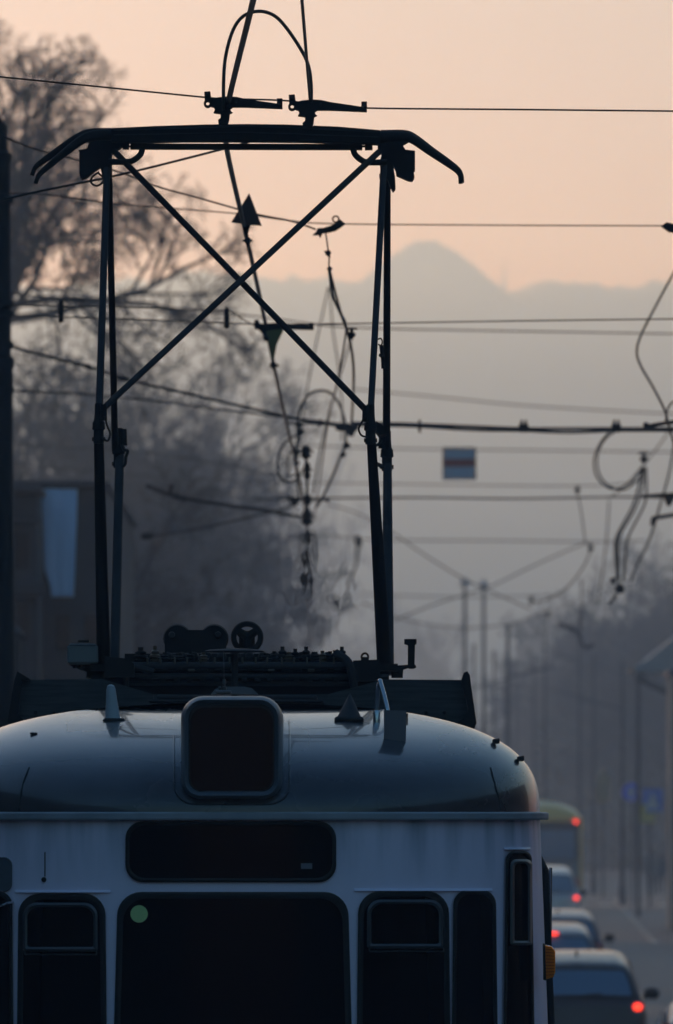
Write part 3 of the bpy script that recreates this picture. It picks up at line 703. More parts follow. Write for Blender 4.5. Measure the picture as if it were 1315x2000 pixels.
wire('span_wire', 'dark span wire running across the street just below the mound ridge', [(-40, 612), (20, 616), (240, 623), (500, 633), (620, 633), (1000, 627), (1315, 623), (1400, 622)], 52.9, 3, group=G_SP)
wire('feeder_wire', 'thin wire linking the two ribbed insulators left of the long clamp', [(-40, 592), (20, 596), (119, 598), (250, 600), (380, 605), (440, 606), (458, 611), (475, 624), (500, 637)], 53.5, 2.2, group=G_SP)
def insul(x, y0, y1, wpx, Y, label):
    b_ = MB(); h = S(y1-y0, Y); r = S(wpx/2, Y); pr = [(0, r*.3), (h*.06, r*.8)]
    for k in range(7): z = h*(.1+.8*k/7); pr += [(z, r), (z+h*.05, r), (z+h*.07, r*.8)]
    pr += [(h*.94, r*.8), (h, r*.3)]
    b_.lathe(P(x, y1, Y), pr, n=12); return tag(obj('line_insulator', b_, M['iron'], smooth=True), label, 'insulator', G_IN)
insul(119.5, 586, 631, 11, 53.5, 'small ribbed insulator hanging left of the pantograph')
insul(443, 599, 642, 11, 53.5, 'small ribbed insulator hanging between the crossed braces and left arm')
wire('feeder_wire', 'faint thin wire behind the insulators reaching the right edge', [(-40, 568), (60, 577), (145, 583), (300, 598), (500, 618), (640, 636), (760, 642), (900, 645), (1315, 652), (1400, 654)], 85, 2.2, group=G_SP)
b = MB(); b.tube([P(145+21*math.cos(a*math.pi/12), 585+5*math.sin(a*math.pi/12), 80) for a in range(25)], S(2, 80), 6, False); tag(obj('cable_ring', b, M['iron']), 'flat coil of cable on the wire above the left insulator', 'cable ring')
wire('feeder_cable', 'thick cable descending from the left pole across both pantograph arms', [(-40, 655), (20, 676), (100, 698), (180, 718), (245, 741), (350, 765), (500, 800), (600, 822), (692, 836)], 70, 4.5, 'cable')
for x, y, lb in ((172, 716, 'small dark sleeve on the thick descending cable left of the pantograph'), (240, 739, 'longer dark sleeve on the thick cable beside the left pantograph arm')):
    b = MB(); L_ = 9 if x < 200 else 13; b.tube([P(x-L_, y-L_*.3, 70), P(x-L_*.4, y-L_*.1, 70), P(x+L_*.4, y+L_*.1, 70), P(x+L_, y+L_*.3, 70)], [S(3, 70), S(5, 70), S(5.5, 70), S(3, 70)], 8); tag(obj('cable_sleeve', b, M['iron'], smooth=True), lb, 'cable sleeve')
wire('feeder_cable', 'thinner cable below the thick one sinking towards the tangle of loops', [(-40, 757), (20, 763), (150, 769), (300, 783), (450, 802), (600, 820), (690, 831)], 74, 3, 'cable')
for k, (dy, sg) in enumerate(((-2, 0), (1, 3), (4, 6))):
    wire('cable_bundle_strand', ('top', 'middle', 'bottom')[k]+' strand of the three-cable bundle running right from the loops', [(685, 827+dy), (760, 828+dy), (820, 830+dy), (920, 834+dy+sg*.4), (1022, 838+dy), (1110, 838+dy+sg*.6), (1205, 838+dy), (1315, 838+dy), (1400, 838+dy)], 71+k*.1, 3, 'cable', 'strands of the cable bundle')
for x, lb in ((820, 'first small clamp on the cable bundle right of the pantograph'), (1023, 'middle double clamp on the cable bundle'), (1204, 'clamp on the cable bundle where the round loop starts')):
    b = MB()
    for d in ((0,) if x == 820 else (-4, 4)): b.tube([P(x+d, 820, 70.9), P(x+d, 845, 70.9)], S(2.4, 71), 6); b.ball(P(x+d, 832, 70.9), S(6, 71))
    tag(obj('bundle_clamp', b, M['iron']), lb, 'clamp', 'clamps on the cable bundle')
# far wires over the right half
far = [([(690, 760), (850, 775), (1000, 790), (1150, 800), (1310, 808), (1400, 812)], 150, 3, 'very faint wire sloping down above the cable bundle'),
 ([(560, 868), (760, 876), (1000, 879), (1315, 883), (1400, 884)], 170, 3, 'faint level wire carrying the striped sign'),
 ([(-20, 905), (150, 918), (300, 930), (500, 940), (760, 945), (1130, 949), (1260, 940)], 140, 2.4, 'faint wire just under the striped sign'),
 ([(500, 975), (640, 973), (820, 972), (1000, 974), (1200, 971), (1300, 972)], 100, 3, 'darker level wire below the striped sign'),
 ([(560, 1052), (760, 1055), (950, 1056), (1150, 1058), (1260, 1056)], 230, 3, 'pale level wire above the far masts'),
 ([(640, 985), (700, 1003), (760, 1036), (830, 1084), (905, 1130), (970, 1160), (1037, 1190)], 190, 3, 'faint wire slanting down right towards the far masts'),
 ([(770, 1212), (850, 1180), (930, 1155), (960, 1145), (1040, 1106), (1130, 1066), (1150, 1060)], 210, 3, 'faint wire slanting up right from the far masts'),
 ([(700, 1175), (770, 1205), (850, 1222), (920, 1226), (1000, 1218), (1080, 1190)], 260, 3, 'faint sagging wire low above the tram fairing'),
 ([(690, 1160), (900, 1166), (1100, 1162)], 300, 2.4, 'faintest level wire among the far masts'),
 ([(20, 865), (120, 874), (230, 878), (400, 900), (560, 935)], 120, 2.4, 'dim wire crossing in front of the dark left building'),
 ([(20, 1052), (60, 1055), (95, 1055), (200, 1058)], 120, 3, 'dim wire crossing the blue banner')]
for pts_, Y, wd, lb in far: wire('span_wire', lb, pts_, Y, wd, group=G_SP)
# striped sign on the level wire
t_ = thing('striped_sign', 'hanging square sign with white, red and white bands', 'sign', P(897, 905, 126))
for nm, y0, y1, col in (('white_band', 877, 896, (.46, .54, .70)), ('red_band', 896, 912, (.30, .04, .04)), ('white_band', 912, 934, (.46, .54, .70))):
    b = MB(); b.prism([(868, y0), (927, y0), (927, y1), (868, y1)], 126, .03); obj(nm, b, mat(nm+str(y0), col, .6), t_)
b = MB()
for a_, c_ in (((866, 875), (929, 875)), ((929, 875), (929, 936)), ((929, 936), (866, 936)), ((866, 936), (866, 875))): b.tube([P(*a_, 125.98), P(*c_, 125.98)], S(1.6, 126), 6)
obj('sign_frame', b, M['iron'], t_)
# wires right of the centre, behind the head
wire('dropper', 'dropper wire hanging from the ringed clamp between the pantograph arms', [(636, 452), (640, 480), (643, 500), (643, 525), (648, 560)], 46.5, 3)
b = MB(); b.ball(P(641, 494, 46.5), S(6, 46.5)); b.prism([(633, 490), (643, 491), (646, 502), (640, 500)], 46.4, .05); tag(obj('dropper_clip', b, M['iron']), 'upper barbed clip on the dropper below the ringed clamp', 'clip')
b = MB(); b.ball(P(644, 525, 47), S(5, 47)); b.box(P(644, 525, 47), (S(10, 47), .04, S(3, 47))); tag(obj('dropper_clip', b, M['iron']), 'lower small clip on the dropper where the wires fan out', 'clip')
wire('contact_wire', 'second contact wire curving down from the fan point to the round insulator', [(644, 530), (649, 570), (655, 590), (668, 618), (680, 652), (688, 690), (691, 730), (690, 770), (687, 828)], yw, 4, group=G_CW)
wire('contact_wire', 'third contact wire beside the second, slanting to the same insulator', [(645, 530), (655, 570), (666, 610), (676, 645), (660, 740), (640, 830), (622, 960), (612, 1020)], yw, 2.4, group=G_CW)
wire('dropper', 'faint slanting wire left of the fan point crossing the brace', [(642, 560), (620, 660), (600, 760), (588, 840), (582, 900)], 95, 2.2)
wire('dropper', 'faint almost upright wire below the fan point', [(645, 560), (650, 640), (662, 720), (668, 790), (668, 860)], 100, 2.2)
wire('dropper', 'faint wire leaning left below the round insulator', [(690, 650), (668, 720), (640, 820), (622, 900), (612, 965)], 90, 2.6)
def hub(x, y, Y, label, r=8):
    b_ = MB(); s = lambda v: S(v, Y)
    b_.lathe(P(x, y+r*1.6, Y), [(0, s(r*.4)), (s(r*.5), s(r*.5)), (s(r*.8), s(r)), (s(r*1.5), s(r)), (s(r*1.8), s(r*.45)), (s(r*2.3), s(r*.4)), (s(r*2.4), s(r*1.5)), (s(r*2.7), s(r*1.4)), (s(r*2.8), s(r*.2))], n=12)
    tag(obj('line_insulator', b_, M['iron'], smooth=True), label, 'insulator', G_IN)
hub(687, 650, 54, 'round capped insulator at the foot of the fanning wires')
hub(1128, 955, 110, 'capped insulator on the darker level wire right of the striped sign', 6)
hub(1154, 1069, 130, 'capped insulator lower right of the striped sign', 6)
hub(1038, 1172, 210, 'small capped insulator above the far street trees', 6)
hub(1258, 893, 88, 'capped insulator at the end of the round loop on the right', 8)
hub(1070, 1200, 230, 'smallest capped insulator beside the far masts', 5)
b = MB(); b.prism([(655, 826), (700, 827), (700, 838), (694, 842), (690, 852), (682, 852), (676, 842), (656, 840)], 72, .08); tag(obj('junction_clamp', b, M['iron']), 'dark junction clamp where the cable bundle meets the loops', 'clamp')
wire('jumper_cable', 'cable hoop rising between the pantograph arms', [(583, 860), (581, 830), (588, 795), (603, 772), (622, 763), (645, 767), (662, 788), (672, 815), (676, 840), (675, 865)], 72, 3.4, 'cable', G_LP)
wire('jumper_cable', 'larger round cable loop left of the lined-up clamps', [(585, 848), (560, 862), (546, 885), (542, 912), (550, 936), (568, 942), (585, 930), (598, 910)], 76, 3.2, 'cable', G_LP)
wire('jumper_cable', 'smaller cable loop inside the larger one left of the clamps', [(580, 872), (566, 885), (561, 905), (566, 930), (580, 925)], 78, 2.6, 'cable', G_LP)
wire('dropper', 'wire slanting from the hoop end down to the cross-arm', [(677, 870), (668, 885), (650, 930), (630, 972), (618, 990)], 76, 4)
wire('dropper', 'wire from the hoop left end straight down to the cross-arm', [(582, 850), (578, 890), (580, 930), (584, 975)], 76, 3)
b = MB()
for x, y, r in ((583, 830, 7), (588, 843, 6), (625, 826, 7), (677, 870, 7), (670, 888, 6), (577, 884, 7), (580, 905, 5)): b.ball(P(x, y, 73.5), S(r, 73.5)); b.box(P(x, y, 73.5), (S(r*2.2, 74), .06, S(3, 74)))
b.tube([P(560, 826, 73.5), P(620, 828, 73.5), P(690, 831, 73.5)], S(2, 74), 6)
tag(obj('clip_row', b, M['iron']), 'row of small clips strung on the hoop and its carrying wire', 'clips')
# line of hangers that overlap above the roof (they recede along the track)
hang = [(598, 882, 11, 24, 66), (600, 918, 8, 32, 70), (601, 975, 9, 18, 76), (600, 1010, 12, 32, 80), (601, 1052, 9, 26, 86), (601, 1090, 8, 28, 92), (602, 1134, 13, 18, 98)]
names_ = ['nearest and highest', 'second', 'third', 'fourth, thickest', 'fifth', 'sixth', 'last, cone-shaped']
for (x, y, r, h, Y), nm in zip(hang, names_):
    b = MB(); b.lathe(P(x, y+h*.6, Y), [(0, S(r*.4, Y)), (S(h*.25, Y), S(r, Y)), (S(h*.5, Y), S(r*.6, Y)), (S(h*.8, Y), S(r*.9, Y)), (S(h*1.1, Y), S(r*.4, Y))], n=10)
    b.box(P(x, y, Y), (S(r*2.6, Y), .1, S(3, Y))); b.tube([P(x, y+h*.6, Y), P(x, y+h*1.5, Y)], S(2.6, Y), 6)
    tag(obj('wire_hanger', b, M['iron'], smooth=True), nm+' of the hangers lined up above the roof gear', 'hanger', 'hangers lined up along the track')
b = MB(); b.tube([P(560, 972, 84), P(600, 975, 84), P(642, 976, 84)], S(3, 84), 8); b.prism([(560, 968), (590, 972), (578, 988), (572, 988)], 84, .15); b.ball(P(640, 976, 84), S(5, 84)); tag(obj('cross_arm', b, M['iron']), 'short horizontal cross-arm on the hangers with a wedge insulator', 'bracket')
t_ = thing('pull_off_arm', 'thick dark beam slanting down right to the hangers, with a pin near its end', 'bracket', P(285, 950, 88))
b = MB(); b.tube(smooth_path([P(286, 948, 88), P(345, 970, 88), (P(440, 986, 88)), P(520, 997, 88), P(598, 1013, 90)], 5), S(3.6, 88), 8); obj('beam', b, M['iron'], t_, True)
b = MB(); b.tube([P(333, 966, 88), P(336, 946, 88)], S(4, 88), 8); obj('pin', b, M['iron'], t_); b = MB(); b.tube([P(340, 968, 87.9), P(365, 976, 87.9)], S(5.5, 88), 8); obj('sleeve', b, M['iron'], t_); b = MB(); b.ball(P(290, 950, 88), S(5, 88)); obj('end_cap', b, M['iron'], t_)
wire('pull_cable', 'thin cable below the slanting beam ending at a blob insulator', [(287, 1047), (330, 1043), (400, 1030), (480, 1012), (540, 998), (580, 984)], 90, 3.2, 'cable')
b = MB(); b.tube([P(276, 1048, 90), P(288, 1047, 90), P(300, 1045, 90)], [S(5, 90), S(8, 90), S(4, 90)], 10); tag(obj('line_insulator', b, M['iron'], smooth=True), 'blob insulator at the left end of the thin cable under the slanting beam', 'insulator', G_IN)
for x, y0, y1, Y, lb in ((588, 1075, 1120, 125, 'left'), (616, 1070, 1118, 125, 'right')):
    wire('dropper', lb+' hanging dropper beside the lowest lined-up hangers', [(x+4 if x < 600 else x-4, y0-30), (x, y0), (x, y1)], Y, 5)
b = MB(); b.ball(P(698, 1060, 135), S(7, 135), sq=1.7); b.tube([P(698, 1068, 135), P(690, 1110, 135), P(676, 1150, 135), P(668, 1190, 135)], [S(3, 135), S(2, 135), S(2, 135), S(1.5, 135)], 6); tag(obj('wire_hanger', b, M['iron'], smooth=True), 'separate hanger with a drooping tail left of the right pantograph arm', 'hanger')
b = MB(); b.ball(P(650, 1172, 160), S(7, 160), sq=1.5); tag(obj('wire_hanger', b, M['iron'], smooth=True), 'small blurred hanger low above the insulator row', 'hanger')
# right-edge tangle
wire('jumper_cable', 'dark cable bending down from the right edge to the bracket end', [(1345, 480), (1315, 535), (1285, 590), (1252, 655), (1244, 688), (1252, 715), (1275, 755), (1298, 800), (1306, 830), (1318, 872)], 62, 3.6, 'cable', G_LP)
wire('jumper_cable', 'short arc of cable at the right edge beside the bracket end', [(1335, 778), (1315, 785), (1304, 800), (1300, 830)], 62, 3, 'cable', G_LP)
wire('jumper_cable', 'outer strand of the round cable loop near the right edge', [(1212, 836), (1190, 845), (1171, 868), (1161, 895), (1163, 925), (1180, 948), (1202, 955), (1230, 944), (1256, 912)], 73, 2.8, 'cable', G_LP)
wire('jumper_cable', 'inner strand of the round cable loop near the right edge', [(1208, 840), (1185, 855), (1170, 880), (1167, 905), (1173, 930), (1192, 950), (1216, 957), (1240, 943), (1262, 915)], 74, 2.6, 'cable', G_LP)
b = MB(); b.tube([P(1262, 833, 64), P(1290, 828, 64), P(1345, 820, 64)], S(4, 64), 8); b.ball(P(1262, 830, 64), S(6, 64)); tag(obj('bracket_arm', b, M['iron']), 'dark bracket arm poking in at the right edge on the cable bundle', 'bracket', 'bracket arms at the right edge')
b = MB(); b.tube([P(1254, 970, 78), P(1290, 967, 78), P(1345, 964, 78)], S(3.6, 78), 8); b.prism([(1296, 966), (1325, 966), (1315, 978), (1310, 988), (1303, 986)], 78, .15); tag(obj('bracket_arm', b, M['iron']), 'middle bracket arm at the right edge with a hanging wedge', 'bracket', 'bracket arms at the right edge')
b = MB(); b.tube([P(1276, 1012, 82), P(1345, 1001, 82)], S(4, 82), 8); b.tube([P(1276, 1010, 82), P(1274, 1026, 82)], S(4, 82), 8); tag(obj('bracket_arm', b, M['iron']), 'lowest bracket arm at the right edge above the hanging ball', 'bracket', 'bracket arms at the right edge')
for k, (pts_, lb) in enumerate([([(1253, 912), (1250, 940), (1235, 990), (1206, 1045), (1202, 1080), (1205, 1120), (1200, 1142)], 'leftmost'), ([(1257, 912), (1255, 950), (1240, 995), (1210, 1048), (1207, 1085), (1209, 1140)], 'second'),
     ([(1262, 912), (1263, 950), (1259, 985), (1228, 1048), (1222, 1090), (1217, 1138)], 'third'), ([(1318, 860), (1308, 920), (1290, 985), (1275, 1035), (1262, 1070), (1244, 1105), (1232, 1135)], 'rightmost')]):
    wire('hanging_wire', lb+' of four wires converging on the hanging ball at the right', pts_, 86+k, 3, group='wires converging on the hanging ball')
b = MB(); b.ball(P(1211, 1150, 88), S(10, 88)); b.tube([P(1197, 1140, 88), P(1196, 1128, 88)], S(4, 88), 6); b.tube([P(1205, 1160, 88), P(1190, 1180, 88)], S(3, 88), 6); tag(obj('hanging_ball', b, M['iron'], smooth=True), 'dark ball where four hanging wires meet at the right', 'insulator')
wire('dropper', 'thin wire from the capped insulator down to the next one', [(1129, 966), (1137, 1010), (1143, 1060)], 112, 2.6)
wire('dropper', 'wire curving down left from the lower capped insulator', [(1153, 1078), (1138, 1110), (1110, 1145), (1075, 1168), (1045, 1178)], 135, 3)
wire('dropper', 'faint upright wire under the lower capped insulator', [(1136, 1130), (1136, 1190), (1134, 1260)], 180, 3)
wire('dropper', 'faint wire climbing right from the level wire to the bracket tangle', [(1188, 974), (1225, 945), (1280, 880), (1315, 830)], 120, 3)
wire('dropper', 'faint curved wire left of the four converging wires', [(1190, 978), (1186, 1040), (1178, 1110), (1168, 1180)], 140, 3)
b = MB(); b.tube([P(1090, 1217, 190), P(1125, 1232, 190)], [S(3, 190), S(5, 190)], 8); b.tube([P(1125, 1232, 190), P(1142, 1266, 190)], S(3, 190), 6); b.tube([P(1142, 1266, 190), P(1160, 1260, 190)], S(4, 190), 6); tag(obj('bracket_arm', b, M['iron']), 'small far bracket arm silhouetted against the right trees', 'bracket')

# ------------------------------------------------------------------ poles
def pole(x, ytop, wpx, Y, label, head=False, m='iron', name='street_mast', cat='pole'):
    t_ = thing(name, label, cat, (P(x, 0, Y).x, Y, 0), 'masts along the street')
    zt = EYE+(HY-ytop)/F*Y; X = P(x, 0, Y).x; r = S(wpx/2, Y)
    b_ = MB(); b_.lathe((X, Y, 0), [(0, r*2), (.6, r*2), (.7, r*1.4), (zt*.5, r*1.1), (zt*.51, r*.95), (zt, r*.7)], n=10); obj('shaft', b_, M[m], t_, True)
    if head:
        b_ = MB(); b_.ball((X, Y, zt), r*1.5); b_.box((X, Y, zt-.15), (r*5, .1, .12)); obj('lamp_head', b_, M['plastic'], t_)
    else:
        b_ = MB(); b_.ball((X, Y, zt), r*1.2); obj('finial', b_, M[m], t_); b_ = MB(); b_.tube([(X, Y, zt*.82), (X+(1 if x < 1000 else -1)*1.6, Y, zt*.86)], r*.45, 6); obj('bracket', b_, M[m], t_)
pole(908, 1134, 9, 330, 'left of the two tallest far masts, with a pale lamp head', True)
pole(945, 1138, 9, 345, 'right of the two tallest far masts, with a pale lamp head', True)
pole(992, 1226, 10, 300, 'thick dark mast standing just left of the right-hand trees')
pole(926, 1262, 7, 420, 'thin far mast between the two tall lamp masts')
pole(965, 1275, 7, 440, 'thin far mast left of the thick dark one')
pole(1008, 1300, 6, 470, 'short thin mast right of the thick dark one')
pole(1065, 1215, 5, 330, 'mast rising among the left part of the right-hand trees')
pole(1132, 1190, 5, 320, 'mast standing in the middle of the right-hand trees')
pole(880, 1330, 6, 520, 'faintest mast near the tram fairing')
pole(1043, 1290, 5, 380, 'thin mast at the left rim of the right-hand trees')
pole(1160, 1285, 6, 340, 'mast below the small far bracket arm')
pole(1216, 1300, 7, 300, 'thicker mast just left of the pavilion roof')
# dark mast at the left edge and gatepost
Yl = 62.0
t_ = thing('tram_mast', 'black stepped cast-iron mast cut by the left edge of the picture', 'pole', (P(-6, 0, Yl).x, Yl, 0))
X_ = P(-6, 0, Yl).x
def zl(y): return EYE+(HY-y)/F*Yl
b = MB(); b.lathe((X_, Yl, 0), [(0, .25), (.6, .24), (.8, .16), (zl(1300), .13), (zl(900), .118), (zl(722), .116), (zl(715), .125), (zl(700), .125), (zl(695), .104), (zl(320), .098), (zl(312), .108), (zl(300), .108), (zl(294), .085), (zl(262), .075), (zl(250), .08), (zl(240), .06), (zl(230), .03), (zl(226), .0)], n=18)
obj('shaft', b, M['iron'], t_, True)
b = MB()
for y in (596, 616, 676, 764, 392): b.lathe((X_, Yl, zl(y+5)), [(0, .118), (.04, .125), (.05, .118)], n=16)
obj('collar', b, M['iron'], t_)
Yg = 90.0; Xg = P(16, 0, Yg).x
def zg(y): return EYE+(HY-y)/F*Yg
t_ = thing('gatepost', 'dark stone gatepost with a rounded cap at the lower left edge', 'gatepost', (Xg, Yg, 0))
b = MB(); b.cbox((Xg, Yg, zg(1245)/2), (.27, .27, zg(1245)), .02); obj('post', b, M['stone'], t_)
b = MB(); b.lathe((Xg, Yg, zg(1246)), [(0, .15), (.02, .17), (.06, .17), (.08, .14), (.12, .12), (.15, .07), (.17, .01)], n=18); obj('cap', b, M['stone'], t_, True)

# ------------------------------------------------------------------ bare trees
def make_tree(seed, H, spread, trunk_h, levels, twig_r=.011, upr=.25, trunk_r=None, lean=0, gap=.0, ell=None, nl=7):
    rn = random.Random(seed); tk, tw = MB(), MB()
    trunk_r = trunk_r or H*.014
    def rv(s=1.0): return Vector((rn.uniform(-s, s), rn.uniform(-s, s), rn.uniform(-s, s)))
    def seg3(mb, a, b_, r0, r1, n=3):
        d = (b_-a)
        if d.length < 1e-4: return
        u = d.orthogonal().normalized(); v = d.cross(u).normalized(); vs = []
        for p_, r in ((a, r0), (b_, r1)):
            for k in range(n):
                t = 2*math.pi*k/n; vs.append(p_+(u*math.cos(t)+v*math.sin(t))*r)
        mb.add(vs, [(k, (k+1) % n, n+(k+1) % n, n+k) for k in range(n)])
    def grow(p, d, L, r, lv):
        n = 4 if lv < 3 else 3 if lv < len(levels)-1 else 2
        pts = [p.copy()]; dd = d.copy()
        for i in range(n):
            dd = (dd+rv(.22)+Vector((0, 0, upr*.35))).normalized(); pts.append(pts[-1]+dd*L/n)
        mb = tk if lv <= 1 else tw
        if lv <= 1: mb.tube(pts, [max(r*(1-.6*i/n), twig_r) for i in range(n+1)], 7)
        else:
            for i in range(n): seg3(mb, pts[i], pts[i+1], max(r*(1-.6*i/n), twig_r), max(r*(1-.6*(i+1)/n), twig_r*.7))
        if lv >= len(levels): return
        cnt, frac = levels[lv]
        for k in range(cnt):
            t = .25+.75*(k+rn.random())/cnt; f_ = t*n; i = min(int(f_), n-1); q = pts[i].lerp(pts[i+1], f_-i)
            ax = (pts[i+1]-pts[i]).normalized(); s1 = ax.orthogonal().normalized(); s2 = ax.cross(s1)
            a = rn.uniform(0, 2*math.pi); out = s1*math.cos(a)+s2*math.sin(a)
            nd = (ax*rn.uniform(.35, .8)+out*rn.uniform(.6, 1.0)+Vector((0, 0, upr))).normalized()
            grow(q, nd, L*frac*rn.uniform(.7, 1.15)*(1.15-.45*t), r*.45, lv+1)
    base = Vector((0, 0, 0)); top = Vector((lean, 0, trunk_h))
    tk.tube([base, base.lerp(top, .5)+Vector((.1, 0, 0)), top], [trunk_r*1.3, trunk_r, trunk_r*.9], 10)
    for k in range(nl):
        a = 2*math.pi*k/nl+rn.random()*.6; el = rn.uniform(.35, 1.25)
        d = Vector((math.cos(a)*math.cos(el)*spread, math.sin(a)*math.cos(el)*spread, math.sin(el))).normalized()
        if ell:
            el = .22+1.25*((k*.618) % 1); d = Vector((math.cos(a)*math.cos(el), math.sin(a)*math.cos(el), math.sin(el)))
            L_ = .70*ell[0]*ell[1]/math.hypot(ell[1]*math.cos(el), ell[0]*math.sin(el))
            grow(top-Vector((0, 0, rn.random()*.8)), d, L_*rn.uniform(.92, 1.08), trunk_r*.55, 0)
        else: grow(top-Vector((0, 0, rn.random()*trunk_h*.3)), d, (H-trunk_h)*rn.uniform(.6, .78), trunk_r*.6, 0)
    return tk, tw
def tree_obj(name, tk, tw, label, x, Y, group, scale=1.0, rot=0):
    t_ = thing(name, label, 'tree', (0, 0, 0), group)
    a = obj('trunk', tk, M['tree'], t_, True); c_ = obj('crown', tw, M['twig'], t_)
    t_.location = (P(x, 0, Y).x, Y, 0); t_.scale = (scale,)*3; t_.rotation_euler.z = rot; return t_
def tree_copy(src, label, x, Y, group, scale, rot):
    c_ = src.copy(); C.objects.link(c_); c_['label'] = label; c_['group'] = group
    c_.location = (P(x, 0, Y).x, Y, 0); k_ = .62 if group == GM else .98; c_.scale = (scale*k_, scale*k_, scale); c_.rotation_euler.z = rot
    for ch in src.children:
        d = ch.copy(); C.objects.link(d); d.parent = c_
    return c_
GL, GR, GM = 'bare trees on the left', 'bare trees on the right', 'bare trees in the middle distance'
A = make_tree(31, 19, 1, 13.6, [(7, .56), (7, .55), (6, .56), (5, .54)], .0085, .03, .17, ell=(5.8, 7.0), nl=14)
tA = tree_obj('bare_tree', *A, 'tallest bare tree at the upper left, dark twigs against the orange sky', 5, 165, GL, .96)
B_ = make_tree(5, 15.5, .8, 4.5, [(7, .54), (7, .54), (6, .54), (5, .52)], .014, .06, ell=(6.4, 12.5), nl=13)
tB = tree_obj('bare_tree', *B_, 'dense bare tree behind the left building, below the tallest crown', 95, 230, GL)
Dn = make_tree(23, 16, .55, 4.5, [(7, .52), (7, .52), (6, .52), (5, .5)], .012, .22, ell=(4.8, 13), nl=12)
tD = tree_obj('bare_tree', *Dn, 'hazy upright tree between the pantograph left arm and the crossing of the braces', 430, 460, GM)
def top_of(t_): return max(v.co.z for ch in t_.children for v in ch.data.vertices)
HTB, HTD = top_of(tB), top_of(tD)
def sc_for(ytop, Y, hm_): return (EYE+(HY-ytop)/F*Y)/hm_
tB.scale = (sc_for(650, 230, HTB),)*3; sd_ = sc_for(700, 460, HTD); tD.scale = (sd_*.6, sd_*.6, sd_)
for lb, x, Y, g_, ytop, ro, src in [
    ('bare tree with a broad crown just left of the left pantograph arm', 190, 245, GL, 640, 1.1, tB),
    ('dark bare tree rising just over the left stone building', 115, 150, GL, 860, 2.0, tB),
    ('bare tree right behind the left pantograph arm', 275, 320, GL, 670, 2.3, tB),
    ('bare tree low at the far left beside the black mast', 10, 220, GL, 660, 4.0, tB),
    ('taller thin tree filling the gap behind the left arm', 240, 300, GL, 650, 3.0, tD),
    ('hazy tree left of the lined-up hangers', 350, 430, GM, 690, 5.2, tD),
    ('hazy tree directly behind the lined-up hangers', 465, 640, GM, 750, .7, tD),
    ('pale tree behind the cable hoop', 575, 1150, GM, 850, 1.9, tD),
    ('low pale tree behind the right pantograph arm', 745, 1150, GM, 1150, 2.6, tD),
    ('small pale tree between the right pantograph arm and the far masts', 800, 1150, GM, 1180, 3.3, tB),
    ('low far tree right of the right pantograph arm', 835, 1000, GM, 1190, 1.3, tB),
    ('low tree in the dark hollow left of the pulley wheel', 385, 500, GM, 930, .4, tB),
    ('low tree behind the two drums', 330, 430, GM, 880, 5.0, tB),
    ('low tree behind the pulley wheel', 430, 620, GM, 1010, 2.0, tB),
    ('leftmost tree of the right-hand row', 1075, 560, GR, 1185, 2.9, tB),
    ('second tree of the right-hand row', 1120, 540, GR, 1190, 4.4, tB),
    ('third tree of the right-hand row', 1165, 560, GR, 1170, 1.0, tB),
    ('fourth tree of the right-hand row, beneath the hanging ball', 1205, 520, GR, 1150, 5.5, tB),
    ('fifth tree of the right-hand row', 1245, 470, GR, 1090, 2.2, tD),
    ('tall tree behind the bracket arms at the right edge', 1300, 480, GR, 990, .3, tD),
    ('tree cut by the right edge of the picture', 1335, 430, GR, 1030, 3.9, tB),
    ('low tree filling the foot of the right-hand row', 1180, 640, GR, 1300, 3.1, tB),
    ('low tree at the left foot of the right-hand row', 1100, 660, GR, 1290, .9, tB),
    ('low tree far down the street left of the thick dark mast', 950, 900, GR, 1420, 1.7, tB)]:
    tree_copy(src, lb, x, Y, g_, sc_for(ytop, Y, HTB if src is tB else HTD), ro)
# shrub belt (one uncountable mass) behind the trees at street level
def shrub_mass(name, spans, m, seed, dens):
    rn = random.Random(seed); b_ = MB()
    for x0, x1, Y0_, Y1_, h0, h1 in spans:
        for k in range(int(dens*abs(x1-x0))):
            t = rn.random(); Y = Y0_+(Y1_-Y0_)*t+rn.uniform(-8, 8); x = x0+(x1-x0)*rn.random(); p_ = P(x, 0, Y); hh = h0+(h1-h0)*((x-x0)/(x1-x0)); hh *= .75+.35*noise.noise(Vector((x*.03, 0, seed)))+.2
            z = hh*(1-rn.random()**1.4); s_ = rn.uniform(.12, .42)*max(1, Y/350); c0 = Vector((p_.x, Y, z))
            a = Vector((rn.uniform(-1, 1), rn.uniform(-1, 1), rn.uniform(-1, 1)))*s_; c1 = Vector((rn.uniform(-1, 1), rn.uniform(-1, 1), rn.uniform(-1, 1)))*s_
            b_.add([c0-a, c0+c1, c0+a, c0-c1*.6], [(0, 1, 2, 3)])
    o_ = obj(name, b_, m); o_['kind'] = 'stuff'; o_['label'] = 'dark undergrowth and far bushes closing off the street'; return o_
M['leaf'] = mat('undergrowth', (.035, .04, .028), .9)
shrub_mass('undergrowth', [(150, 380, 420, 520, 9, 6), (-20, 200, 240, 250, 8, 7), (1036, 1330, 640, 600, 13, 16), (1050, 1330, 520, 480, 9, 12), (500, 800, 1300, 1400, 14, 10), (780, 1060, 640, 600, 6, 6.5), (1060, 1310, 850, 850, 12, 14)], M['leaf'], 3, 16)

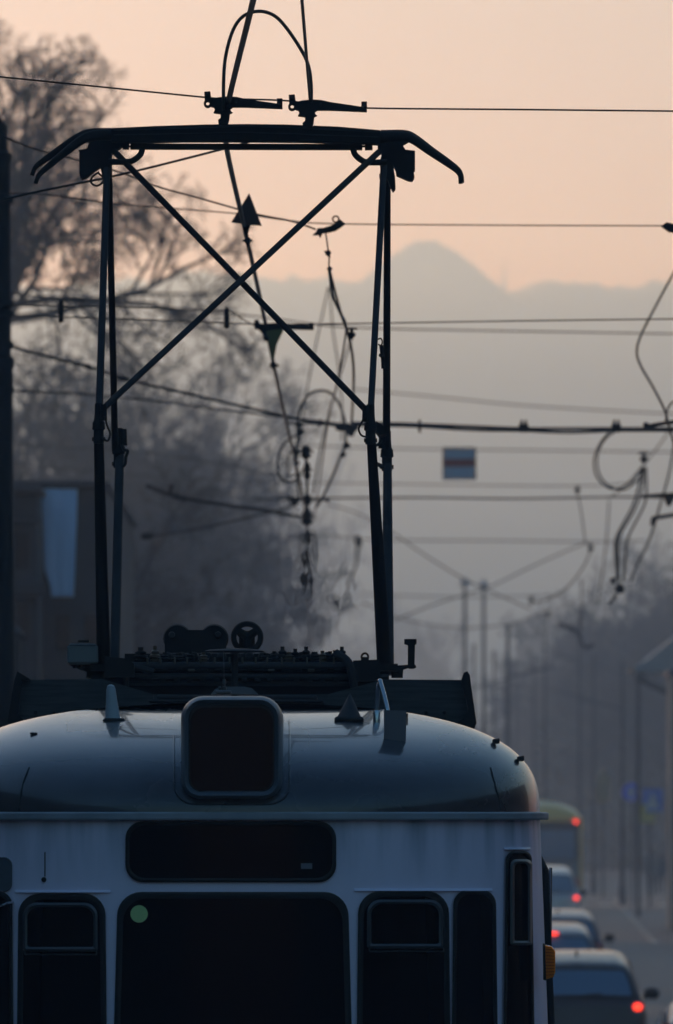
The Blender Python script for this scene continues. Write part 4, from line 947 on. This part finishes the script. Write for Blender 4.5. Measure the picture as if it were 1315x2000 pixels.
# ------------------------------------------------------------------ buildings
YBL = 112.0
def bx(b_, x0, x1, y0, y1, Y, t, inset_=.03): a_, c_ = P(x0, y0, Y), P(x1, y1, Y); b_.cbox(((a_.x+c_.x)/2, Y+t/2, (a_.z+c_.z)/2), (c_.x-a_.x, t, a_.z-c_.z), inset_)
bld = thing('stone_building', 'dark stone building at the left edge with heavy ledges beside the blue banner', 'building', (P(0, 0, YBL).x, YBL, 0))
b = MB(); bx(b, -400, 205, 948, 1970, YBL, 16); obj('wall', b, M['stone'], bld)
b = MB(); bx(b, -400, 74, 962, 1970, YBL-2.0, 1.99); obj('projecting_bay', b, M['stone'], bld)
b = MB(); bx(b, -405, 80, 945, 962, YBL-2.2, 2.3); bx(b, -405, 80, 1012, 1024, YBL-2.15, .2); bx(b, -405, 86, 1135, 1165, YBL-2.3, .3); bx(b, -405, 215, 938, 949, YBL-.25, 16.4); obj('cornice', b, M['stone'], bld)
for k, (x0, y0) in enumerate(((-30, 1180), (30, 1180), (110, 1200), (165, 1200), (-30, 1040), (30, 1040))):
    b = MB(); bx(b, x0, x0+26, y0, y0+70, YBL-(2.03 if x0 < 82 else .03), .05, .01); obj('window', b, M['glass2'], bld)
t_ = thing('banner', 'tall pale blue banner hanging on the dark stone building', 'banner', P(115, 1165, YBL-.3))
b = MB()
pts_ = [(74, 950), (150, 951), (150, 980), (148, 1040), (146, 1100), (143, 1165), (104, 1166), (96, 1140), (90, 1100), (86, 1040), (84, 990)]
nr = 26
def bn(i, j):
    t = j/(nr-1); y = 950+t*216; xl = lerp_tab([(0, 78), (.3, 84), (.75, 87), (.9, 98), (1, 101)], t); xr = lerp_tab([(0, 151), (.3, 150), (1, 144)], t)
    x = xl+(xr-xl)*i/15; p_ = P(x, y, YBL-.3); return (p_.x, p_.y+.004*math.sin(i*.9+j*.15), p_.z)
b.strip(bn, 16, nr); cl = obj('cloth', b, mat('blue_banner_cloth', (.50, .68, 1.0), .8), t_, True)
s_m = cl.modifiers.new('solid', 'SOLIDIFY'); s_m.thickness = .01
b = MB(); b.tube([P(72, 949, YBL-.3), P(154, 950, YBL-.3)], .04, 8); obj('rail', b, M['iron'], t_)
def shade_frontage(label, x0, x1, y0, y1, h):  # out-of-view houses, added to shade the tram front and windows
    t2 = thing('shade_house', label, 'building', ((x0+x1)/2, (y0+y1)/2, 0))
    b2 = MB(); b2.cbox(((x0+x1)/2, (y0+y1)/2, h/2), (x1-x0, y1-y0, h), .05); obj('wall', b2, M['render_grey'], t2)
    b2 = MB(); b2.cbox(((x0+x1)/2, (y0+y1)/2, h+.25), (x1-x0+.8, y1-y0+.8, .5), .1); obj('cornice', b2, M['stone'], t2)
    xf = x1+.01 if x1 < 0 else x0-.01
    for r_ in range(max(1,int(h/4))):
        for k_ in range(int((y1-y0)/4.5)):
            b2 = MB(); b2.cbox((xf, y0+2.4+k_*4.5, 2.6+r_*3.6), (.08, 1.2, 1.9), .02); obj('window', b2, M['glass2'], t2)
M['render_grey'] = mat('grey_render', (.10, .095, .09), .9, nz=(.4, .6, (.06, .058, .055)))
shade_frontage('unseen grey row house added on the left to shade the tram front', -27, -12.5, -60, 24, 9.5)
shade_frontage('unseen row house added further along the left to shade the tram', -27, -13.5, 25, 104, 11)
shade_frontage('unseen grey row house added on the right to shade the tram front', 17, 30, -60, 60, 9)
# right side: pavilion roof, beige house corner, far house
t_ = thing('pavilion', 'pale sloping pavilion roof on braced posts at the right edge', 'building', (P(1300, 0, 255).x, 255, 0))
b = MB(); b.prism([(1236, 1303), (1262, 1290), (1330, 1236), (1420, 1236), (1480, 1300), (1480, 1312), (1240, 1312)], 252, 5.5); obj('roof', b, mat('pale_roof_sheet', (.30, .31, .33), .5, nz=(1, .5, (.2, .2, .22))), t_)
for nm, q0_, q1_, r_ in (('brace', P(1240, 1324, 252), P(1330, 1362, 252), .09), ('brace', P(1244, 1314, 252), P(1262, 1330, 252), .09), ('post', P(1330, 1312, 252), Vector((P(1330, 0, 252).x, 252, .1)), .12), ('post', P(1247, 1312, 257), Vector((P(1247, 0, 257).x, 257, .1)), .06)):
    b = MB(); b.tube([q0_, q1_], r_, 8); obj(nm, b, M['iron'], t_)
t_ = thing('beige_house', 'beige rendered house corner at the right edge behind the traffic signs', 'building', (P(1400, 0, 235).x, 235, 0))
b = MB(); bx(b, 1309, 1600, 1320, 1830, 235, 2.2, .05); obj('wall', b, mat('beige_render', (.36, .33, .29), .9, nz=(.6, .5, (.25, .23, .21))), t_)
b = MB(); bx(b, 1305, 1610, 1308, 1321, 234.6, 3, .03); obj('eaves', b, M['steel'], t_)
b = MB()
for k in range(3):
    for r in range(3): bx(b, 1325+k*60, 1350+k*60, 1370+r*110, 1430+r*110, 234.97, .05, .01)
obj('window', b, M['glass2'], t_)
# ------------------------------------------------------------------ vehicles
M['tail_on'] = mat('tail_lamp_lit', (.5, .01, .01), .3, emit=(1, .045, .02, 1.0))
M['tail_dim'] = mat('tail_lamp_unlit', (.30, .012, .01), .3)
M['tyre'] = mat('tyre', (.02, .02, .02), .9)
M['carglass'] = mat('car_glass', (.11, .21, .34), .06, coat=.3)  # blue sky light in the windows is put into the base colour
M['plate'] = mat('number_plate', (.5, .5, .48), .5)
def car(name, label, x, Y, H=1.47, W=1.68, L=4.0, col=(.02, .022, .03), rough=.3, lit=(1, 1), group='cars queueing beside the tram', brake=False, blue=None, metal=.2, tall=False, rot=0, antenna=True):
    X = P(x, 0, Y).x; t_ = thing(name, label, 'car', (X, Y, 0), group)
    pm = mat(name+'_paint', col, rough, metal, coat=.35)
    hw = W/2; hr = hw*.70
    # stations: y, z_bottom, z_belt, z_roof, half width low, belt, roof
    Hb = .93*H/1.50
    St = [(0, .42, .62, .63, .80, .80, .78), (.06, .30, Hb-.08, Hb-.06, .95, .95, .90), (.18, .26, Hb, Hb+.03, .99, .97, .88), (.45, .24, Hb+.01, H-.19, 1, .96, .74), (.75, .22, Hb+.01, H-.115, 1, .96, .72), (1.3, .22, Hb, H-.035, 1, .96, .70), (1.9, .22, Hb-.01, H, 1, .96, .70), (2.4, .22, Hb-.03, H-.06, 1, .96, .69), (2.95, .22, Hb-.05, Hb+.08, 1, .95, .80), (3.1, .22, Hb-.06, Hb-.04, 1, .94, .88), (3.7, .26, Hb-.2, Hb-.17, .95, .9, .84), (4.0, .35, .55, .56, .8, .78, .76)]
    k = L/4.0
    def ring(s_):
        y, zb, zt, zr, wl, wb, wr_ = s_; rz_ = zr-zt
        half = [(0, zb), (wl*hw*.9, zb), (wl*hw, zb+.12), (wl*hw, zt-.14), (wb*hw*1.0, zt), (wb*hw*.975+(wr_*hw-wb*hw)*.25, zt+rz_*.25), (wr_*hw+.03, zt+rz_*.80), (wr_*hw-.03, zt+rz_*.93), (wr_*hw*.75, zt+rz_*.985), (0, zt+rz_)]
        full = half+[(-a, z) for a, z in half[-2:0:-1]]
        return [(X+a, Y+y*k, z) for a, z in full]
    rs = [ring(s_) for s_ in St]; b_ = MB(); n = len(rs[0])
    b_.strip(lambda i, j: rs[j][i], n, len(rs), wrap=True, flip=True)
    b_.add(rs[0], [tuple(range(n))]); b_.add(rs[-1], [tuple(range(n-1, -1, -1))])
    body = obj('body', b_, pm, t_, True)
    # rear window follows the slope between stations 2 and 3
    (y2, _, _, z2, _, _, w2), (y3, _, _, z3, _, _, w3) = St[2], St[3]
    b_ = MB(); dy, dz = y3-y2, z3-z2; nn = Vector((0, -dz, dy)).normalized()*.012; nc = 12
    def rw(i, j):
        u = i/nc*2-1; v = .06+.86*j/6; ww = (w2+(w3-w2)*v)*hw*.93*(1-.04*(abs(2*j/6-1))**3)
        return Vector((X+u*ww, Y+(y2+dy*v)*k+.0*u*u, z2+dz*v-.012*u*u))+nn
    b_.strip(rw, nc+1, 7); gl = obj('rear_window', b_, M['carglass'], t_, True)
    b_ = MB(); b_.tube([rw(i, 0) for i in range(nc+1)]+[rw(nc, j) for j in range(1, 7)]+[rw(i, 6) for i in range(nc-1, -1, -1)]+[rw(0, j) for j in range(5, -1, -1)], .014, 6); obj('window_seal', b_, M['rubber'], gl)
    for sg in (-1, 1):
        b_ = MB()
        def sw(i, j):
            s_ = [St[3], St[4], St[5], St[6], St[7]][i]; zt, zr = s_[2], s_[3]; a = .22+.6*j/3
            return Vector((X+sg*((s_[5]*hw*.99)+((s_[6]*hw+.03)-s_[5]*hw)*a+.008), Y+s_[0]*k, zt+(zr-zt)*a))
        b_.strip(sw, 5, 4); obj('side_window', b_, M['carglass'], t_, True)
        b_ = MB(); zt = Hb-.05
        if tall: b_.cbox((X+sg*hw*.80, Y+.12*k, zt+.18), (.11, .12, .5), .03)
        else: b_.cbox((X+sg*hw*.86, Y+.045*k, zt-.02), (.11, .10, .09), .03)
        li = lit[0 if sg < 0 else 1]
        obj('tail_light', b_, M['tail_on'] if li == 1 else M['tail_dim'], t_)
        b_ = MB(); b_.cbox((X+sg*(hw+.10), Y+2.55*k, Hb+.04), (.19, .13, .14), .04); b_.tube([(X+sg*hw*.93, Y+2.6*k, Hb-.02), (X+sg*(hw+.04), Y+2.58*k, Hb+.0)], .03, 6); obj('wing_mirror', b_, M['rubber'], t_)
        for yy in (.75, 3.2):
            b_ = MB(); b_.lathe((X+sg*(hw-.19), Y+yy*k, .3), [(0, .2), (0, .29), (.03, .305), (.17, .305), (.2, .28), (.2, .19)], (sg, 0, 0), 24); wh_ = obj('wheel', b_, M['tyre'], t_, True)
            b_ = MB(); b_.lathe((X+sg*(hw-.02), Y+yy*k, .3), [(0, .19), (.008, .18), (.012, .05), (.02, .04)], (sg, 0, 0), 18); obj('rim', b_, M['steel'], wh_)
    b_ = MB(); b_.cbox((X, Y-.03, .42), (W*.93, .16, .2), .05); obj('bumper', b_, M['rubber'], t_)
    b_ = MB(); b_.cbox((X, Y+.045, .66), (.5, .03, .11), .005); obj('licence_plate', b_, M['plate'], t_)
    if antenna:
        b_ = MB(); b_.tube([(X, Y+.75*k, H-.06), (X, Y+.6*k, H+.02)], [.02, .008], 6); obj('roof_antenna', b_, M['rubber'], t_)
    if brake:
        b_ = MB(); b_.cbox((X, Y+.40*k, H-.16), (.28, .05, .045), .012); obj('high_brake_light', b_, M['tail_on'], t_)
    b_ = MB(); b_.tube([(X-.05, Y+.2, Hb+.05), (X+.3, Y+.17, Hb+.09)], .01, 5); obj('wiper', b_, M['rubber'], t_)
    t_.rotation_euler.z = rad(rot)
    return t_
car('parked_hatchback', 'dark hatchback with lit tail light at the bottom right, nearest in the queue', 1128, 102, H=1.55, col=(.007, .008, .011), rot=-1)
car('queued_car', 'second car of the queue with a pale shining roof and high brake light', 1073, 133, H=1.49, col=(.12, .14, .18), lit=(0, 0), brake=True, rot=-1)
car('queued_car', 'dark blue car third in the queue with its wing mirror sticking out right', 1090, 151, H=1.5, W=1.7, col=(.02, .03, .07), lit=(0, 0), rot=-1)
car('queued_van', 'tall white people carrier in front of the bus with a lit tail light', 1068, 213, H=1.9, W=1.72, L=4.3, col=(.45, .47, .52), rot=-1, antenna=False)
car('estate_car', 'silver car with an upright red tail light cut by the right edge', 1452, 77, H=1.5, W=1.72, col=(.40, .42, .44), lit=(0, 0), group='cars on the right side of the street', tall=True)
# bus
def bus():
    Y = 277; X = P(1063, 0, Y).x; H, W, L = 3.62, 2.5, 11.5
    t_ = thing('bus', 'yellow-topped city bus far down the street with a small red roof light', 'bus', (X, Y, 0))
    cream = mat('bus_yellow', (.9, .52, .12), .4, coat=.4)
    def sec(z0, z1, mtop, name, inset_=0):
        b_ = MB(); b_.cbox((X, Y+L/2, (z0+z1)/2), (W-inset_, L-inset_, z1-z0), .08); return obj(name, b_, mtop, t_)
    sec(.3, 1.75, mat('bus_lower_blue_grey', (.16, .18, .22), .5), 'lower_body')
    sec(1.76, 2.95, M['steel'], 'upper_body', .02)
    b_ = MB(); prof = [(-W/2-.005, 2.96), (-W/2+.02, 3.12), (-W/2+.25, 3.38), (-.5, 3.57), (0, H+.02), (.5, 3.57), (W/2-.25, 3.38), (W/2-.02, 3.12), (W/2+.005, 2.96)]
    secs = [[(X+a*.99, Y, 2.96+(z-2.96)*.25) for a, z in prof], [(X+a, Y+.25, 2.96+(z-2.96)*.7) for a, z in prof], [(X+a, Y+.9, z) for a, z in prof], [(X+a, Y+L, z) for a, z in prof]]
    b_.strip(lambda i, j: secs[j][i], 9, 4, wrap=True, flip=True); b_.add(secs[0], [tuple(range(9))]); b_.add(secs[3], [tuple(range(8, -1, -1))])
    obj('roof', b_, cream, t_)
    b_ = MB(); b_.cbox((X, Y-.02, 2.2), (W-.5, .08, .95), .05); obj('rear_window', b_, M['carglass'], t_)
    for s_ in (-1, 1):
        b_ = MB(); b_.cbox((X+s_*(W/2-.06), Y-.02, 1.9), (.10, .08, 2.3), .02); obj('corner_trim', b_, cream, t_)
        b_ = MB(); b_.cbox((X+s_*(W/2-.22), Y-.05, 2.95), (.10, .08, .10), .03); obj('roof_light', b_, M['tail_dim'] if s_ < 0 else M['tail_on'], t_)
        b_ = MB(); b_.cbox((X+s_*(W/2-.2), Y-.05, .95), (.2, .08, .35), .04); obj('tail_light', b_, M['tail_dim'], t_)
        for yy in (2.6, 8.6):
            b_ = MB(); b_.lathe((X+s_*(W/2-.3), Y+yy, .48), [(0, .3), (0, .46), (.05, .48), (.27, .48), (.3, .45), (.3, .3)], (s_, 0, 0), 24); obj('wheel', b_, M['tyre'], t_, True)
    b_ = MB(); b_.cbox((X, Y-.03, 1.1), (1.5, .06, .5), .03); obj('engine_hatch', b_, bpy.data.materials['bus_lower_blue_grey'], t_)
bus()
# ------------------------------------------------------------------ traffic signs
Ys = 292
def zs(y): return EYE+(HY-y)/F*Ys
def disc(b_, x, y, r, Y, t=.03, n=28): b_.lathe(P(x, y, Y), [(0, S(r, Y)), (t, S(r, Y))], (0, 1, 0), n)
post = thing('traffic_sign', 'round blue traffic sign on a thin post at the right', 'sign', (P(1236, 0, Ys).x, Ys, 0), 'traffic signs at the right')
b = MB(); disc(b, 1233, 1547, 18, Ys); obj('plate', b, mat('sign_blue', (.04, .08, .85), .35), post)
b = MB(); disc(b, 1233, 1547, 19.5, Ys+.012, .03); obj('rim', b, mat('sign_white', (.45, .47, .55), .5), post)
b = MB(); b.prism([(1229, 1560), (1229, 1548), (1222, 1548), (1233, 1535), (1244, 1548), (1237, 1548), (1237, 1560)], Ys-.01, .008); obj('arrow', b, bpy.data.materials['sign_white'], post)
b = MB(); b.tube([(P(1236, 0, Ys).x, Ys+.06, 0), (P(1236, 0, Ys).x, Ys+.06, zs(1530))], .04, 8); obj('post', b, M['steel'], post)
pd = thing('traffic_sign', 'square blue pedestrian-crossing sign with a yellow plate under it at the right', 'sign', (P(1268, 0, Ys-4).x, Ys-4, 0), 'traffic signs at the right')
b = MB(); b.prism([(1254, 1540), (1296, 1540), (1296, 1586), (1254, 1586)], Ys-4, .03); obj('plate', b, mat('sign_blue_square', (.04, .14, .6), .35), pd)
b = MB(); b.prism([(1275, 1546), (1290, 1580), (1260, 1580)], Ys-4.01, .008); obj('triangle', b, bpy.data.materials['sign_white'], pd)
b = MB(); b.prism([(1244, 1572), (1262, 1572), (1262, 1587), (1280, 1587), (1280, 1607), (1244, 1607)], Ys-4.05, .03); obj('yellow_plate', b, mat('sign_yellow', (.55, .42, .10), .5), pd)
b = MB(); b.tube([(P(1270, 0, Ys-4).x, Ys-3.9, 0), (P(1270, 0, Ys-4).x, Ys-3.9, zs(1538))], .04, 8); obj('post', b, M['steel'], pd)
# ochre sign further left
ds = thing('direction_board', 'dim ochre notice board behind the trees left of the round blue sign', 'sign', (P(1178, 0, 330).x, 330, 0))
b = MB(); b.prism([(1164, 1520), (1178, 1498), (1192, 1520), (1190, 1568), (1166, 1568)], 330, .05); obj('plate', b, mat('ochre_plate', (.30, .21, .10), .6), ds)
b = MB(); b.tube([(P(1178, 0, 330).x, 330.1, 0), (P(1178, 0, 330).x, 330.1, 4.2)], .05, 8); obj('post', b, M['steel'], ds)
cb = thing('street_cabinet', 'dark grey utility cabinet at the right edge below the signs', 'cabinet', (P(1320, 0, 252).x, 252, 0))
Xk = P(1320, 0, 252).x
b = MB(); b.cbox((Xk, 252.2, .58), (.42, .35, .95), .03); obj('case', b, M['iron'], cb)
b = MB(); b.cbox((Xk, 252.2, 1.08), (.46, .4, .05), .02); obj('lid', b, M['steel'], cb)
# ------------------------------------------------------------------ pedestrians
def person(x, Y, label, coat, trousers, H=1.74, step=.22, face=1):
    X = P(x, 0, Y).x; t_ = thing('person', label, 'person', (X, Y, .12), 'people on the right pavement')
    z0 = .12; k = H/1.74
    J = dict(pel=(0, 0, .95), ch=(0, .02, 1.28), nk=(0, .03, 1.46), hd=(0, .0, 1.60), ht=(0, -.01, 1.70),
        hl=(-.09, 0, .90), kl=(-.10, step*.6*face, .50), al=(-.10, step*face, .08), tl=(-.10, step*face+.16*face, .03),
        hr=(.09, 0, .90), kr=(.10, -step*.1*face, .50), ar=(.10, -step*face, .10), tr=(.10, -step*face+.16*face, .03),
        sl=(-.19, .02, 1.42), el=(-.25, -.06*face, 1.14), wl=(-.24, -.16*face+.1, .90), fl=(-.235, .0, .80), sr=(.19, .02, 1.42), er=(.25, .05, 1.14), wr=(.24, .14*face, .90), fr=(.235, .18*face, .80))
    R_ = dict(pel=.15, ch=.16, nk=.055, hd=.095, ht=.07, hl=.095, kl=.06, al=.042, tl=.035, hr=.095, kr=.06, ar=.042, tr=.035, sl=.065, el=.05, wl=.033, fl=.035, sr=.065, er=.05, wr=.033, fr=.035)
    E_ = [('pel','ch'),('ch','nk'),('nk','hd'),('hd','ht'),('pel','hl'),('hl','kl'),('kl','al'),('al','tl'),('pel','hr'),('hr','kr'),('kr','ar'),('ar','tr'),('ch','sl'),('sl','el'),('el','wl'),('wl','fl'),('ch','sr'),('sr','er'),('er','wr'),('wr','fr')]
    ks = list(J); me = bpy.data.meshes.new('body'); me.from_pydata([tuple(c*k for c in J[q]) for q in ks], [(ks.index(a), ks.index(c)) for a, c in E_], [])
    o = bpy.data.objects.new('body', me); C.objects.link(o); o.parent = t_; me.materials.append(mat('person_skin_and_trousers', trousers, .8))
    o.modifiers.new('skin', 'SKIN'); me.skin_vertices or None
    lay = me.skin_vertices[0] if me.skin_vertices else None
    if lay:
        for i, q in enumerate(ks): lay.data[i].radius = (R_[q]*k,)*2; lay.data[i].use_root = (q == 'pel')
    sb = o.modifiers.new('sub', 'SUBSURF'); sb.levels = 1; sb.render_levels = 2
    b_ = MB(); zz = lambda z: (z*k+z0)
    def ct(i, j):
        a = 2*math.pi*i/20; rx, ry, z = [(.25, .17, .72), (.235, .165, .95), (.215, .15, 1.1), (.225, .155, 1.3), (.20, .12, 1.43), (.09, .08, 1.50)][j]
        return (X+rx*k*math.cos(a), Y+ry*k*math.sin(a), zz(z))
    b_.strip(ct, 20, 6, wrap=True)
    for s_ in ('l', 'r'):
        b_.tube([(X+J[q+s_][0]*k, Y+J[q+s_][1]*k, zz(J[q+s_][2])) for q in ('s', 'e', 'w')], [.085, .07, .05], 10)
    obj('coat', b_, mat('coat_cloth', coat, .9), t_, True)
    b_ = MB(); b_.ball((X, Y+.0, zz(1.635)), .112*k, 12, 1.12); obj('hair', b_, M['rubber'], t_, True)
person(1272, 320, 'person in a grey coat walking away on the right pavement below the signs', (.13, .14, .16), (.03, .032, .04))
person(1290, 326, 'shorter person in a dark jacket walking beside the grey coat', (.05, .055, .07), (.02, .02, .03), 1.64, .16)

# ------------------------------------------------------------------ hot air over the resistors
hs = MB(); nx_, nz_ = 90, 100; x0_, x1_ = P(505, 0, 37.8).x, P(745, 0, 37.8).x; z0_, z1_ = P(0, 1292, 37.8).z, P(0, 1010, 37.8).z
def sh(i, j, side):
    u, v = i/(nx_-1), j/(nz_-1); ee = max(0, math.sin(math.pi*u)*math.sin(math.pi*min(1, v*.98+.01)))
    e = ee*ee*(3-2*ee); th = .02*e+.0002
    x, z = x0_+(x1_-x0_)*u, z0_+(z1_-z0_)*v
    q = noise.noise(Vector((x*11, side*7+1, z*8)))*.012+noise.noise(Vector((x*34, side*5, z*20)))*.005
    return Vector((x, 37.75+side*(th+q*e), z))
hs.strip(lambda i, j: sh(i, j, -1), nx_, nz_); hs.strip(lambda i, j: sh(i, j, 1), nx_, nz_, flip=True)
hm2 = bpy.data.materials.new('hot_air'); hm2.use_nodes = True; n = hm2.node_tree; n.nodes.remove(n.nodes['Principled BSDF'])
rf = n.nodes.new('ShaderNodeBsdfRefraction'); rf.inputs['IOR'].default_value = 1.002; rf.inputs['Roughness'].default_value = 0
n.links.new(rf.outputs[0], n.nodes['Material Output'].inputs['Surface'])
o_ = obj('hot_air', hs, hm2, smooth=True); o_['kind'] = 'stuff'; o_['label'] = 'shimmering hot air rising from the resistor rack'
# ------------------------------------------------------------------ haze
h = MB(); h.box((0, 2000, 135), (1600, 4300, 274))
ho = obj('haze', h, None); ho['kind'] = 'stuff'; ho['label'] = 'thin blue evening haze filling the valley'
m = bpy.data.materials.new('haze'); m.use_nodes = True; n = m.node_tree; n.nodes.remove(n.nodes['Principled BSDF'])
pv = n.nodes.new('ShaderNodeVolumePrincipled'); pv.inputs['Color'].default_value = (.45, .66, 1, 1); pv.inputs['Density'].default_value = HAZE_DENSITY
pv.inputs['Anisotropy'].default_value = .57; pv.inputs['Absorption Color'].default_value = (1, 1, 1, 1)
n.links.new(pv.outputs[0], n.nodes['Material Output'].inputs['Volume']); ho.data.materials.append(m)
